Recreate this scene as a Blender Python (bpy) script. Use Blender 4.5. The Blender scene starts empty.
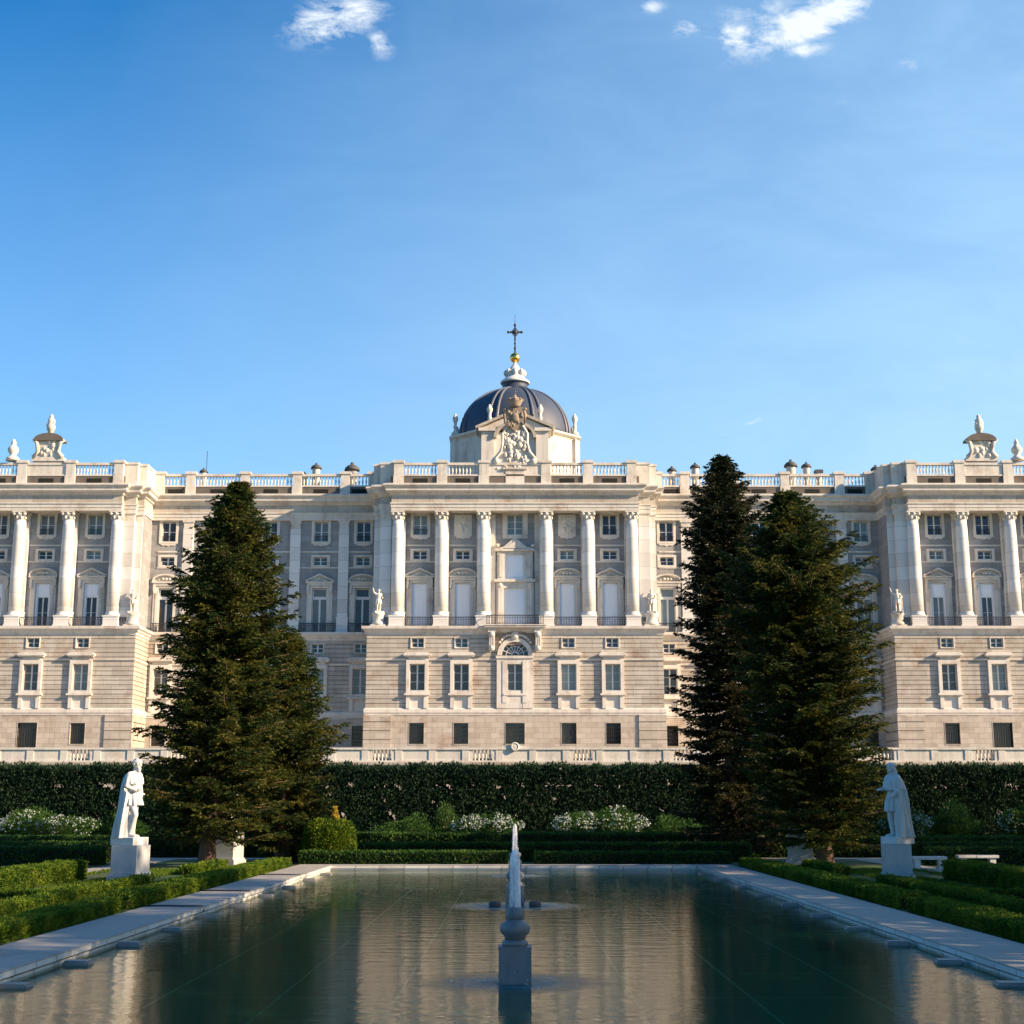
import bpy, bmesh, math, random
import numpy as np
from mathutils import Vector, Matrix
R = math.radians
rng = np.random.default_rng(7)
random.seed(7)

# ------------------------------------------------------------------ camera, sky, sun, exposure
scene = bpy.context.scene
cd = bpy.data.cameras.new('camera'); cam = bpy.data.objects.new('camera', cd)
scene.collection.objects.link(cam); scene.camera = cam
cam.location = (0, 0, 2.5)
cam.rotation_euler = (R(90) + math.atan(.205), 0, 0)
cd.sensor_width = 36; cd.lens = 36 * 1434 / 1024
cd.shift_x = -3 / 1024
cd.clip_end = 6000; cd.clip_start = .1
SUN_DIR = Vector((3.0, -1.0, 1.42)).normalized()
SUN_EL = math.asin(SUN_DIR.z); SUN_ROT = math.atan2(SUN_DIR.x, SUN_DIR.y)
sd = bpy.data.lights.new('sun', 'SUN'); sun = bpy.data.objects.new('sun', sd)
scene.collection.objects.link(sun)
sd.energy = 5.0; sd.angle = R(.53); sd.color = (1.0, .745, .49)
sun.rotation_euler = SUN_DIR.to_track_quat('Z', 'Y').to_euler()
sun.location = (60, -20, 60)
scene.view_settings.view_transform = 'Standard'; scene.view_settings.look = 'None'
scene.view_settings.gamma = 1; scene.view_settings.exposure = 1.2

world = bpy.data.worlds.new('World'); scene.world = world; world.use_nodes = True
wt = world.node_tree; wn = wt.nodes; wl = wt.links; wn.clear()
def wmath(op, a, b=None, c=None, clamp=False):
    n = wn.new('ShaderNodeMath'); n.operation = op; n.use_clamp = clamp
    for i, v in enumerate((a, b, c)):
        if v is None: continue
        if isinstance(v, (int, float)): n.inputs[i].default_value = v
        else: wl.new(v, n.inputs[i])
    return n.outputs[0]
sky = wn.new('ShaderNodeTexSky'); sky.sky_type = 'NISHITA'; sky.sun_disc = False
sky.sun_elevation = SUN_EL; sky.sun_rotation = SUN_ROT
sky.air_density = 1.0; sky.dust_density = .6; sky.ozone_density = 3.0; sky.altitude = 600
hs = wn.new('ShaderNodeHueSaturation'); hs.inputs['Saturation'].default_value = 1.38; hs.inputs['Value'].default_value = 1.0
wl.new(sky.outputs[0], hs.inputs['Color'])
tc = wn.new('ShaderNodeTexCoord'); sep = wn.new('ShaderNodeSeparateXYZ'); wl.new(tc.outputs['Generated'], sep.inputs[0])
yy = wmath('MAXIMUM', sep.outputs[1], .02)
u = wmath('DIVIDE', sep.outputs[0], yy); v = wmath('DIVIDE', sep.outputs[2], yy)
cmb = wn.new('ShaderNodeCombineXYZ'); wl.new(u, cmb.inputs[0]); wl.new(v, cmb.inputs[1])
def wnoise(scale, detail, rough, sx=1, sy=1, rot=0, dist=0.0):
    mp = wn.new('ShaderNodeMapping'); mp.inputs['Scale'].default_value = (sx, sy, 1); mp.inputs['Rotation'].default_value = (0, 0, rot)
    wl.new(cmb.outputs[0], mp.inputs[0])
    n = wn.new('ShaderNodeTexNoise'); n.inputs['Scale'].default_value = scale; n.inputs['Detail'].default_value = detail
    n.inputs['Roughness'].default_value = rough; n.inputs['Distortion'].default_value = dist
    wl.new(mp.outputs[0], n.inputs['Vector']); return n.outputs[0]
n1 = wnoise(30, 9, .68, 1, 1.7, .45, .35)
# small fair-weather clouds: centre (x/y, z/y), half-sizes, tilt, strength
CL = [(-.137,.590,.034,.017,.25,.85), (-.104,.572,.010,.016,.5,.45), (.224,.588,.052,.014,.42,1.15), (.170,.574,.014,.014,.2,.8),
      (.222,.565,.02,.006,.1,.6), (.132,.583,.016,.008,.4,.50), (.104,.600,.012,.006,.2,.42), (.30,.552,.008,.005,0,.32),
      (.170,.271,.010,.0022,.3,.35), (.150,.262,.012,.002,.2,.2), (-.01,.568,.02,.004,.1,.07), (.25,.522,.02,.004,.3,.13), (.19,.595,.05,.02,.4,.35)]
acc = None
for (cu, cv, su, sv, ro, st) in CL:
    du = wmath('SUBTRACT', u, cu); dv = wmath('SUBTRACT', v, cv)
    a = wmath('ADD', wmath('MULTIPLY', du, math.cos(ro) / su), wmath('MULTIPLY', dv, math.sin(ro) / su))
    b = wmath('ADD', wmath('MULTIPLY', du, -math.sin(ro) / sv), wmath('MULTIPLY', dv, math.cos(ro) / sv))
    r2 = wmath('ADD', wmath('MULTIPLY', a, a), wmath('MULTIPLY', b, b))
    g = wmath('MULTIPLY', wmath('POWER', 2.718, wmath('MULTIPLY', r2, -1.0)), st)
    acc = g if acc is None else wmath('MAXIMUM', acc, g)
cl = wmath('MULTIPLY', wmath('MULTIPLY_ADD', wmath('MULTIPLY_ADD', n1, 2.6, -1.42), 1.7, wmath('MULTIPLY', acc, 1.25), clamp=True), wmath('MULTIPLY_ADD', acc, 2.2, -.12, clamp=True), clamp=True)
n2 = wnoise(5, 5, .6, 1, 2.2, .5, .4)
veil = wmath('MULTIPLY', wmath('MULTIPLY_ADD', n2, 2.2, -.85, clamp=True), wmath('MULTIPLY_ADD', u, .45, .20, clamp=True))
lowh = wmath('MULTIPLY', wmath('POWER', wmath('SUBTRACT', 1.0, wmath('MULTIPLY', v, 1.5), clamp=True), 1.3), .62)
side = wmath('MULTIPLY_ADD', u, .55, .17, clamp=True)
front = wmath('GREATER_THAN', sep.outputs[1], .03)
haze_f = wmath('MULTIPLY', wmath('ADD', wmath('MULTIPLY', veil, .6), wmath('ADD', lowh, side)), front, clamp=True)
hz = wn.new('ShaderNodeMix'); hz.data_type = 'RGBA'; wl.new(haze_f, hz.inputs[0]); wl.new(hs.outputs[0], hz.inputs[6])
hz.inputs[7].default_value = (2.9, 4.45, 6.0, 1)
mx = wn.new('ShaderNodeMix'); mx.data_type = 'RGBA'; wl.new(wmath('MULTIPLY', cl, front), mx.inputs[0]); wl.new(hz.outputs[2], mx.inputs[6])
mx.inputs[7].default_value = (4.6, 5.0, 5.4, 1)
bgn = wn.new('ShaderNodeBackground'); bgn.inputs['Strength'].default_value = .09
wl.new(mx.outputs[2], bgn.inputs['Color'])
wo = wn.new('ShaderNodeOutputWorld'); wl.new(bgn.outputs[0], wo.inputs['Surface'])

# ------------------------------------------------------------------ materials
def newmat(name):
    m = bpy.data.materials.new(name); m.use_nodes = True
    nt = m.node_tree; return m, nt.nodes, nt.links, nt.nodes['Principled BSDF']
def ramp(n, l, src, stops):
    r = n.new('ShaderNodeValToRGB'); e = r.color_ramp.elements
    while len(e) < len(stops): e.new(.5)
    for el, (p, c) in zip(e, stops): el.position = p; el.color = (*c, 1)
    l.new(src, r.inputs[0]); return r.outputs[0]
def noise(n, l, co, scale, detail=5, rough=.6, sc=(1,1,1)):
    mp = n.new('ShaderNodeMapping'); mp.inputs['Scale'].default_value = sc; l.new(co, mp.inputs[0])
    t = n.new('ShaderNodeTexNoise'); t.inputs['Scale'].default_value = scale; t.inputs['Detail'].default_value = detail
    t.inputs['Roughness'].default_value = rough; l.new(mp.outputs[0], t.inputs['Vector']); return t.outputs[0]
def mixc(n, l, fac, a, b, mode='MIX'):
    m = n.new('ShaderNodeMix'); m.data_type = 'RGBA'; m.blend_type = mode
    for i, v in ((0, fac), (6, a), (7, b)):
        if isinstance(v, (int, float)): m.inputs[i].default_value = v
        elif isinstance(v, tuple): m.inputs[i].default_value = (*v, 1)
        else: l.new(v, m.inputs[i])
    return m.outputs[2]
def stone(name, a, b, stain=(.2,.13,.08), st=.4, scale=1.0, blocks=None, bump=.3, rough=.85, streak=.25):
    m, n, l, p = newmat(name); g = n.new('ShaderNodeNewGeometry').outputs['Position']
    c = mixc(n, l, noise(n, l, g, .9 * scale, 8, .65), a, b)
    k = ramp(n, l, noise(n, l, g, .30 * scale, 7, .72), [(.52, (0,0,0)), (.74, (st,)*3)])
    c = mixc(n, l, k, c, stain)
    k2 = ramp(n, l, noise(n, l, g, 1.3 * scale, 5, .6, (1, 1, .12)), [(.5, (0,0,0)), (.78, (streak,)*3)])
    c = mixc(n, l, k2, c, tuple(x * .45 for x in b))
    if blocks:
        sp = n.new('ShaderNodeSeparateXYZ'); l.new(g, sp.inputs[0])
        ad = n.new('ShaderNodeMath'); ad.operation = 'ADD'; l.new(sp.outputs[0], ad.inputs[0]); l.new(sp.outputs[1], ad.inputs[1])
        cb = n.new('ShaderNodeCombineXYZ'); l.new(ad.outputs[0], cb.inputs[0]); l.new(sp.outputs[2], cb.inputs[1])
        br = n.new('ShaderNodeTexBrick'); l.new(cb.outputs[0], br.inputs['Vector'])
        br.inputs['Scale'].default_value = 1; br.inputs['Brick Width'].default_value = blocks[0]; br.inputs['Row Height'].default_value = blocks[1]
        br.inputs['Mortar Size'].default_value = blocks[2]; br.inputs['Color1'].default_value = (1,1,1,1)
        br.inputs['Color2'].default_value = (.78,.76,.74,1); br.inputs['Mortar'].default_value = (.52,.5,.47,1)
        c = mixc(n, l, 1.0, c, br.outputs[0], 'MULTIPLY')
    l.new(c, p.inputs['Base Color']); p.inputs['Roughness'].default_value = rough
    bp = n.new('ShaderNodeBump'); bp.inputs['Strength'].default_value = bump; bp.inputs['Distance'].default_value = .05
    l.new(noise(n, l, g, 6 * scale, 6, .7), bp.inputs['Height']); l.new(bp.outputs[0], p.inputs['Normal'])
    return m
def plain(name, c, rough=.6, metal=0, var=.15, scale=4):
    m, n, l, p = newmat(name); g = n.new('ShaderNodeNewGeometry').outputs['Position']
    l.new(mixc(n, l, noise(n, l, g, scale), tuple(x * (1 - var) for x in c), tuple(min(1, x * (1 + var)) for x in c)), p.inputs['Base Color'])
    p.inputs['Roughness'].default_value = rough; p.inputs['Metallic'].default_value = metal; return m
def leafmat(name, dark, mid, light, scale=1.2, transl=.25, rough=.6):
    m, n, l, p = newmat(name); g = n.new('ShaderNodeNewGeometry')
    c = mixc(n, l, g.outputs['Random Per Island'], dark, mid)
    k = ramp(n, l, noise(n, l, g.outputs['Position'], scale, 4, .6), [(.42, (0,0,0)), (.68, (1,1,1))])
    c = mixc(n, l, k, c, light)
    l.new(c, p.inputs['Base Color']); p.inputs['Roughness'].default_value = rough
    p.inputs['Specular IOR Level'].default_value = .08
    tr = n.new('ShaderNodeBsdfTranslucent'); l.new(c, tr.inputs[0])
    ms = n.new('ShaderNodeMixShader'); ms.inputs[0].default_value = transl
    l.new(p.outputs[0], ms.inputs[1]); l.new(tr.outputs[0], ms.inputs[2])
    l.new(ms.outputs[0], n['Material Output'].inputs['Surface']); return m

M = {}
M['rust'] = stone('rusticated_limestone', (.58,.53,.45), (.40,.37,.325), (.30,.19,.115), .95, 1, blocks=(1.7, .978, .02), streak=.35)
M['base'] = stone('ashlar_limestone', (.57,.51,.43), (.40,.36,.30), (.28,.175,.11), .95, 1, blocks=(1.1, .55, .015), streak=.3)
M['trim'] = stone('white_limestone', (.72,.67,.59), (.53,.50,.445), (.30,.20,.13), .75, 1.3, streak=.5)
M['shaft'] = stone('column_limestone', (.77,.755,.72), (.67,.655,.62), (.45,.36,.28), .25, 1, blocks=(40, 1.45, .02), streak=.15)
M['granite'] = stone('grey_granite', (.36,.36,.36), (.28,.28,.28), (.22,.18,.15), .3, 1, blocks=(1.4, .6, .012), streak=.2)
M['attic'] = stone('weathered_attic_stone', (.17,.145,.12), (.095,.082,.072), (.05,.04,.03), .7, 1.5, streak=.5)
M['shutter'] = plain('white_painted_panel', (.85,.86,.88), .6, 0, .04)
M['sash'] = plain('white_sash', (.68,.67,.64), .5, 0, .05)
M['iron'] = plain('dark_iron', (.035,.035,.04), .5, .3)
M['slate'] = stone('dark_slate', (.045,.062,.10), (.030,.044,.075), (.09,.09,.10), .3, 1.2, bump=.15, rough=.58, streak=.3)
M['lead'] = stone('lead_ribs', (.13,.14,.17), (.08,.09,.11), (.05,.05,.06), .3, 1.2, rough=.45)
M['gold'] = plain('gold_leaf', (.85,.52,.12), .28, 1, .06)
M['marble'] = stone('white_marble', (.66,.655,.64), (.50,.495,.48), (.30,.29,.26), .6, 3.5, bump=.3, rough=.7, streak=.25)
M['plinth'] = stone('plinth_marble', (.50,.50,.50), (.33,.335,.34), (.24,.24,.23), .6, 4, bump=.1, rough=.7)
M['coping'] = stone('coping_stone', (.68,.67,.64), (.52,.515,.50), (.26,.24,.20), .5, 2, blocks=(1.05, 50, .03), bump=.15, rough=.8)
M['fount'] = stone('fountain_granite', (.20,.20,.205), (.13,.13,.135), (.09,.08,.06), .5, 5, bump=.2, rough=.5)
M['block'] = stone('wet_block', (.28,.28,.27), (.17,.17,.17), (.09,.09,.07), .5, 5, rough=.45)
M['bark'] = stone('fir_bark', (.17,.10,.065), (.09,.055,.04), (.22,.11,.06), .6, 6, bump=.9)
M['fir'] = leafmat('fir_needles', (.012,.028,.010), (.036,.062,.016), (.125,.120,.022), .9, .3, .5)  # olive light tone stands in for sunlit highlights on the boughs
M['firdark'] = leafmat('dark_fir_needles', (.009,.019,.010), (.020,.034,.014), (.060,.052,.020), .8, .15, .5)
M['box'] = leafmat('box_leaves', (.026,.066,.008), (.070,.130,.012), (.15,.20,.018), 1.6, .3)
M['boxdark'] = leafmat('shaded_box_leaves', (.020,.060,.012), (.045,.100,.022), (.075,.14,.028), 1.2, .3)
M['cypress'] = leafmat('cypress_leaves', (.008,.025,.013), (.018,.045,.022), (.030,.058,.026), .7, .2)  # extra dark green puts the tall hedge's shade into its colour
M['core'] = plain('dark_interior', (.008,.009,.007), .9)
M['shrub'] = leafmat('shrub_leaves', (.03,.07,.018), (.06,.12,.03), (.09,.15,.035), 1.5, .3)
M['petal'] = plain('white_petals', (.42,.46,.42), .7, 0, .08)
M['sunlit_tip'] = leafmat('sunlit_tip_leaves', (.30,.22,.03), (.42,.30,.04), (.35,.22,.03), 2, .3)  # yellow leaf colour stands in for sun on the shrub's tip
M['bronze'] = stone('bronze_stained_stone', (.36,.29,.22), (.20,.155,.115), (.08,.05,.03), .6, 4)
M['cap'] = plain('dark_chimney_cap', (.07,.065,.06), .7)
M['cable'] = plain('black_cable', (.02,.02,.02), .6)

def glassmat(name, c, rough=.06):
    m, n, l, p = newmat(name); g = n.new('ShaderNodeNewGeometry').outputs['Position']
    rnd = ramp(n, l, n.new('ShaderNodeObjectInfo').outputs['Random'], [(.0, c), (.5, tuple(x*1.3+.01 for x in c)), (.72, tuple(x*.8+.03 for x in c)), (.93, (.20,.19,.17))])
    l.new(mixc(n, l, noise(n, l, g, .8, 3), mixc(n, l, .5, rnd, (.01,.01,.01)), rnd), p.inputs['Base Color'])
    p.inputs['Roughness'].default_value = rough; p.inputs['Specular IOR Level'].default_value = .5
    bp = n.new('ShaderNodeBump'); bp.inputs['Strength'].default_value = .25; bp.inputs['Distance'].default_value = .02
    l.new(noise(n, l, g, 2.5, 2), bp.inputs['Height']); l.new(bp.outputs[0], p.inputs['Normal']); return m
M['glass'] = glassmat('dark_window_glass', (.03,.026,.026))
M['glass2'] = glassmat('curtained_window_glass', (.20,.24,.23))
M['glassbrown'] = glassmat('barred_dark_window', (.035,.022,.018))

def groundmat(name, a, b, scale, bump=.4, dist=.05, c3=None):
    m, n, l, p = newmat(name); g = n.new('ShaderNodeNewGeometry').outputs['Position']
    c = mixc(n, l, noise(n, l, g, scale, 8, .7), a, b)
    if c3: c = mixc(n, l, ramp(n, l, noise(n, l, g, .12, 4), [(.45, (0,0,0)), (.65, (1,1,1))]), c, c3)
    l.new(c, p.inputs['Base Color']); p.inputs['Roughness'].default_value = .95
    bp = n.new('ShaderNodeBump'); bp.inputs['Strength'].default_value = bump; bp.inputs['Distance'].default_value = dist
    l.new(noise(n, l, g, scale * 3, 6, .8), bp.inputs['Height']); l.new(bp.outputs[0], p.inputs['Normal']); return m
M['lawn'] = groundmat('lawn_soil', (.030,.070,.016), (.055,.105,.024), 6, 1, .08, (.045,.065,.022))
M['gravel'] = groundmat('pale_gravel', (.34,.32,.29), (.22,.21,.19), 9)
M['terracesoil'] = groundmat('terrace_paving', (.34,.30,.26), (.28,.25,.22), 1)

# water: mirror-like surface over a tinted, see-through body; churned round the fountains
FOUNT_Y = (23.4, 40.9, 58.1)
def watermat():
    m, n, l, p = newmat('pool_water'); n.remove(p)
    g = n.new('ShaderNodeNewGeometry').outputs['Position']
    def mth(op, a, b=None, c=None, clamp=False):
        q = n.new('ShaderNodeMath'); q.operation = op; q.use_clamp = clamp
        for i, v in enumerate((a, b, c)):
            if v is None: continue
            if isinstance(v, (int, float)): q.inputs[i].default_value = v
            else: l.new(v, q.inputs[i])
        return q.outputs[0]
    sp = n.new('ShaderNodeSeparateXYZ'); l.new(g, sp.inputs[0])
    wob = noise(n, l, g, 2.2, 3)
    wob2 = noise(n, l, g, 5, 5, .7)
    churn = None
    for fy, rad in zip(FOUNT_Y, (1.35, 1.9, 1.6)):
        dy = mth('SUBTRACT', sp.outputs[1], fy)
        d = mth('SQRT', mth('ADD', mth('MULTIPLY', sp.outputs[0], sp.outputs[0]), mth('MULTIPLY', dy, dy)))
        d = mth('ADD', d, mth('MULTIPLY', wob, .7))
        k = mth('MULTIPLY', mth('MULTIPLY_ADD', d, -1 / 1.2, (rad + .6) / 1.2, clamp=True), mth('MULTIPLY_ADD', wob2, 1.4, .25, clamp=True))
        churn = k if churn is None else mth('MAXIMUM', churn, k)
    h = mth('ADD', mth('MULTIPLY', noise(n, l, g, 1.1, 4, .55, (1, 2.4, 1)), .55), mth('MULTIPLY', noise(n, l, g, 5, 4, .6, (1, 1.8, 1)), .12))
    h = mth('ADD', h, mth('MULTIPLY', mth('MULTIPLY', noise(n, l, g, 9, 4, .7), churn), .5))
    bp = n.new('ShaderNodeBump'); bp.inputs['Strength'].default_value = .34; bp.inputs['Distance'].default_value = .055
    l.new(h, bp.inputs['Height'])
    gl = n.new('ShaderNodeBsdfGlossy'); gl.inputs['Color'].default_value = (.96,.95,.88,1); l.new(bp.outputs[0], gl.inputs['Normal'])
    l.new(mth('MULTIPLY_ADD', churn, .35, .02), gl.inputs['Roughness'])
    tr = n.new('ShaderNodeBsdfTransparent'); tr.inputs['Color'].default_value = (.36,.72,.60,1)
    df = n.new('ShaderNodeBsdfDiffuse'); df.inputs['Color'].default_value = (.014,.130,.080,1)
    ms0 = n.new('ShaderNodeMixShader'); ms0.inputs[0].default_value = .36; l.new(tr.outputs[0], ms0.inputs[1]); l.new(df.outputs[0], ms0.inputs[2])
    sky_tint = n.new('ShaderNodeBsdfDiffuse'); sky_tint.inputs['Color'].default_value = (.012,.11,.19,1)  # blue of the reflected sky, painted into the churned rings
    ms1 = n.new('ShaderNodeMixShader'); l.new(mth('MULTIPLY', churn, .55), ms1.inputs[0]); l.new(ms0.outputs[0], ms1.inputs[1]); l.new(sky_tint.outputs[0], ms1.inputs[2])
    fr = n.new('ShaderNodeFresnel'); fr.inputs['IOR'].default_value = 1.33; l.new(bp.outputs[0], fr.inputs['Normal'])
    ms = n.new('ShaderNodeMixShader'); l.new(mth('MULTIPLY', fr.outputs[0], mth('MULTIPLY_ADD', churn, -.62, .92)), ms.inputs[0])
    l.new(ms1.outputs[0], ms.inputs[1]); l.new(gl.outputs[0], ms.inputs[2])
    l.new(ms.outputs[0], n['Material Output'].inputs['Surface']); return m
M['water'] = watermat()
def jetmat():
    m, n, l, p = newmat('falling_water'); g = n.new('ShaderNodeNewGeometry').outputs['Position']
    p.inputs['Base Color'].default_value = (.97,.98,1.0,1); p.inputs['Roughness'].default_value = .25
    a = ramp(n, l, noise(n, l, g, 9, 5, .7, (1, 1, .18)), [(.36, (.12,)*3), (.66, (.8,)*3)])
    l.new(a, p.inputs['Alpha']); return m
M['jet'] = jetmat()
def poolfloor():
    m, n, l, p = newmat('pool_floor'); g = n.new('ShaderNodeNewGeometry').outputs['Position']
    c = mixc(n, l, noise(n, l, g, .7, 6), (.045,.14,.10), (.08,.20,.145))
    br = n.new('ShaderNodeTexBrick'); l.new(g, br.inputs['Vector']); br.offset = 0
    br.inputs['Scale'].default_value = 1; br.inputs['Brick Width'].default_value = 2.2; br.inputs['Row Height'].default_value = 4
    br.inputs['Mortar Size'].default_value = .03; br.inputs['Mortar'].default_value = (.26,.42,.34,1)
    br.inputs['Color1'].default_value = (0,0,0,1); br.inputs['Color2'].default_value = (0,0,0,1)
    c = mixc(n, l, 1.0, c, br.outputs[0], 'ADD'); l.new(c, p.inputs['Base Color']); return m
M['poolfloor'] = poolfloor()

# ------------------------------------------------------------------ mesh helpers
col = scene.collection
class MB:
    def __init__(s): s.v = []; s.f = []; s.sm = []
    def add(s, vs, fs, smooth=False):
        o = len(s.v); s.v += [tuple(q) for q in vs]; s.f += [tuple(i + o for i in f) for f in fs]; s.sm += [smooth] * len(fs); return s
    def box(s, x0, x1, y0, y1, z0, z1):
        return s.add([(x0,y0,z0),(x1,y0,z0),(x1,y1,z0),(x0,y1,z0),(x0,y0,z1),(x1,y0,z1),(x1,y1,z1),(x0,y1,z1)],
              [(0,3,2,1),(4,5,6,7),(0,1,5,4),(1,2,6,5),(2,3,7,6),(3,0,4,7)])
    def lathe(s, prof, n=12, c=(0,0,0), ph=0, smooth=True, sx=1, sy=1):
        vs = [(c[0] + r*sx*math.cos(ph + 2*math.pi*k/n), c[1] + r*sy*math.sin(ph + 2*math.pi*k/n), c[2] + z) for r, z in prof for k in range(n)]
        fs = [(i*n+k, i*n+(k+1)%n, (i+1)*n+(k+1)%n, (i+1)*n+k) for i in range(len(prof)-1) for k in range(n)]
        o = len(s.v); s.add(vs, fs, smooth)
        s.f += [tuple(o + k for k in reversed(range(n))), tuple(o + (len(prof)-1)*n + k for k in range(n))]; s.sm += [False, False]; return s
    def prism(s, pts, y0, y1):            # outline in x,z (counter-clockwise seen from the front), extruded in y
        n = len(pts); a = sum(pts[i][0]*pts[(i+1)%n][1]-pts[(i+1)%n][0]*pts[i][1] for i in range(n))
        if a < 0: pts = pts[::-1]
        return s.add([(x,y0,z) for x,z in pts] + [(x,y1,z) for x,z in pts],
            [tuple(range(n)), tuple(reversed(range(n,2*n)))] + [(i, i+n, (i+1)%n+n, (i+1)%n) for i in range(n)])
    def tube(s, pts, rs, n=8):
        pts = [Vector(p) for p in pts]
        if isinstance(rs, (int, float)): rs = [rs]*len(pts)
        vs = []; up = Vector((.31,.17,.93)).normalized()
        for i, p in enumerate(pts):
            t = (pts[min(i+1,len(pts)-1)] - pts[max(i-1,0)]).normalized()
            a = t.cross(up); a = a.normalized() if a.length > 1e-4 else Vector((1,0,0)); b = t.cross(a)
            vs += [p + (a*math.cos(2*math.pi*k/n) + b*math.sin(2*math.pi*k/n))*rs[i] for k in range(n)]
        fs = [(i*n+k, (i+1)*n+k, (i+1)*n+(k+1)%n, i*n+(k+1)%n) for i in range(len(pts)-1) for k in range(n)]
        o = len(s.v); s.add(vs, fs, True)
        s.f += [tuple(o+k for k in range(n)), tuple(o+(len(pts)-1)*n+k for k in reversed(range(n)))]; s.sm += [False]*2; return s
    def ball(s, c, r, seg=10, ring=6, sc=(1,1,1), rot=None):
        vs = []; 
        for i in range(1, ring):
            th = math.pi*i/ring
            vs += [Vector((math.sin(th)*math.cos(2*math.pi*k/seg)*sc[0], math.sin(th)*math.sin(2*math.pi*k/seg)*sc[1], math.cos(th)*sc[2]))*r for k in range(seg)]
        vs += [Vector((0,0,r*sc[2])), Vector((0,0,-r*sc[2]))]
        if rot is not None: vs = [rot @ q for q in vs]
        vs = [q + Vector(c) for q in vs]; t, b = len(vs)-2, len(vs)-1
        fs = [(i*seg+k, (i+1)*seg+k, (i+1)*seg+(k+1)%seg, i*seg+(k+1)%seg) for i in range(ring-2) for k in range(seg)]
        fs += [(t, k, (k+1)%seg) for k in range(seg)] + [(b, (ring-2)*seg+(k+1)%seg, (ring-2)*seg+k) for k in range(seg)]
        return s.add(vs, fs, True)
    def sweep(s, prof, path, smooth=False):  # moulding profile (outset, z) along a plan path, mitred; outward = right-hand side of travel
        P = [Vector(p) for p in path]; vs = []
        for i, p in enumerate(P):
            ns = []
            if i > 0: d = (P[i]-P[i-1]).normalized(); ns.append(Vector((d.y, -d.x)))
            if i < len(P)-1: d = (P[i+1]-P[i]).normalized(); ns.append(Vector((d.y, -d.x)))
            m = ns[0] if len(ns) == 1 else (ns[0]+ns[1])/(1+ns[0].dot(ns[1]))
            vs += [(p.x+m.x*o, p.y+m.y*o, z) for o, z in prof]
        k = len(prof)
        return s.add(vs, [(i*k+j, (i+1)*k+j, (i+1)*k+j+1, i*k+j+1) for i in range(len(P)-1) for j in range(k-1)], smooth)
    def mesh(s, name, m):
        me = bpy.data.meshes.new(name); me.from_pydata(s.v, [], s.f); me.polygons.foreach_set('use_smooth', s.sm)
        if m: me.materials.append(m)
        me.update(); return me
    def build(s, name, m, parent=None, loc=(0,0,0)):
        return link(name, s.mesh(name, m), parent, loc)
def link(name, me, parent=None, loc=(0,0,0)):
    o = bpy.data.objects.new(name, me); col.objects.link(o); o.location = loc
    if parent: o.parent = parent
    return o
def empty(name, loc=(0,0,0), rz=0, scale=1):
    o = bpy.data.objects.new(name, None); col.objects.link(o); o.location = loc; o.rotation_euler = (0,0,rz); o.scale = (scale,)*3; o.empty_display_size = .3; return o
def tag(o, label, cat, group=None, kind=None):
    o['label'] = label; o['category'] = cat
    if group: o['group'] = group
    if kind: o['kind'] = kind
    return o
def struct(o): o['kind'] = 'structure'; return o
def copytree(o, parent=None, loc=None):
    c = o.copy(); col.objects.link(c)
    if parent: c.parent = parent
    if loc is not None: c.location = loc
    for ch in list(o.children): copytree(ch, c)
    return c
def quads(name, V, m, parent=None, loc=(0,0,0), extra=None):
    """V: (n,4,3) array of separate leaf quads"""
    n = len(V); me = bpy.data.meshes.new(name)
    me.vertices.add(n*4); me.vertices.foreach_set('co', V.reshape(-1).astype(np.float32))
    me.loops.add(n*4); me.loops.foreach_set('vertex_index', np.arange(n*4, dtype=np.int32))
    me.polygons.add(n); me.polygons.foreach_set('loop_start', np.arange(0, n*4, 4, dtype=np.int32)); me.polygons.foreach_set('loop_total', np.full(n, 4, dtype=np.int32))
    me.materials.append(m); me.update(calc_edges=True); me.validate()
    return link(name, me, parent, loc)
def leafquads(P, D, L, W, tw=None):
    """leaves at points P growing along D, length L, width W (arrays)"""
    D = D / (np.linalg.norm(D, axis=1, keepdims=True) + 1e-9)
    rnd = rng.normal(size=P.shape); S = np.cross(D, rnd); S /= (np.linalg.norm(S, axis=1, keepdims=True) + 1e-9)
    L = np.asarray(L).reshape(-1,1); W = np.asarray(W).reshape(-1,1)
    a = P; b = P + D*L*.5 + S*W*.5; c = P + D*L; d = P + D*L*.5 - S*W*.5
    return np.stack([a,b,c,d], 1)

# ------------------------------------------------------------------ ground, pool, paths
PX, PY0, PY1 = 7.95, -14.0, 63.6          # pool half-width and ends
def ring(x0,x1,y0,y1,X0,X1,Y0,Y1,z):
    v = [(x0,y0,z),(x1,y0,z),(x1,y1,z),(x0,y1,z),(X0,Y0,z),(X1,Y0,z),(X1,Y1,z),(X0,Y1,z)]
    return v, [(4,5,1,0),(5,6,2,1),(6,7,3,2),(7,4,0,3)]
b = MB(); b.add(*ring(-PX-.2, PX+.2, PY0-.2, PY1+.2, -3000, 3000, -3000, 4000, -.05)); struct(b.build('ground', M['lawn']))
b = MB(); b.box(-PX-.15, PX+.15, PY0-.15, PY1+.15, -1.3, -1.0); struct(b.build('pool_floor', M['poolfloor']))
b = MB(); b.add([(-PX-.02,PY0,-.2),(PX+.02,PY0,-.2),(PX+.02,PY1+.02,-.2),(-PX-.02,PY1+.02,-.2)], [(0,1,2,3)]); struct(b.build('water', M['water']))
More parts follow.
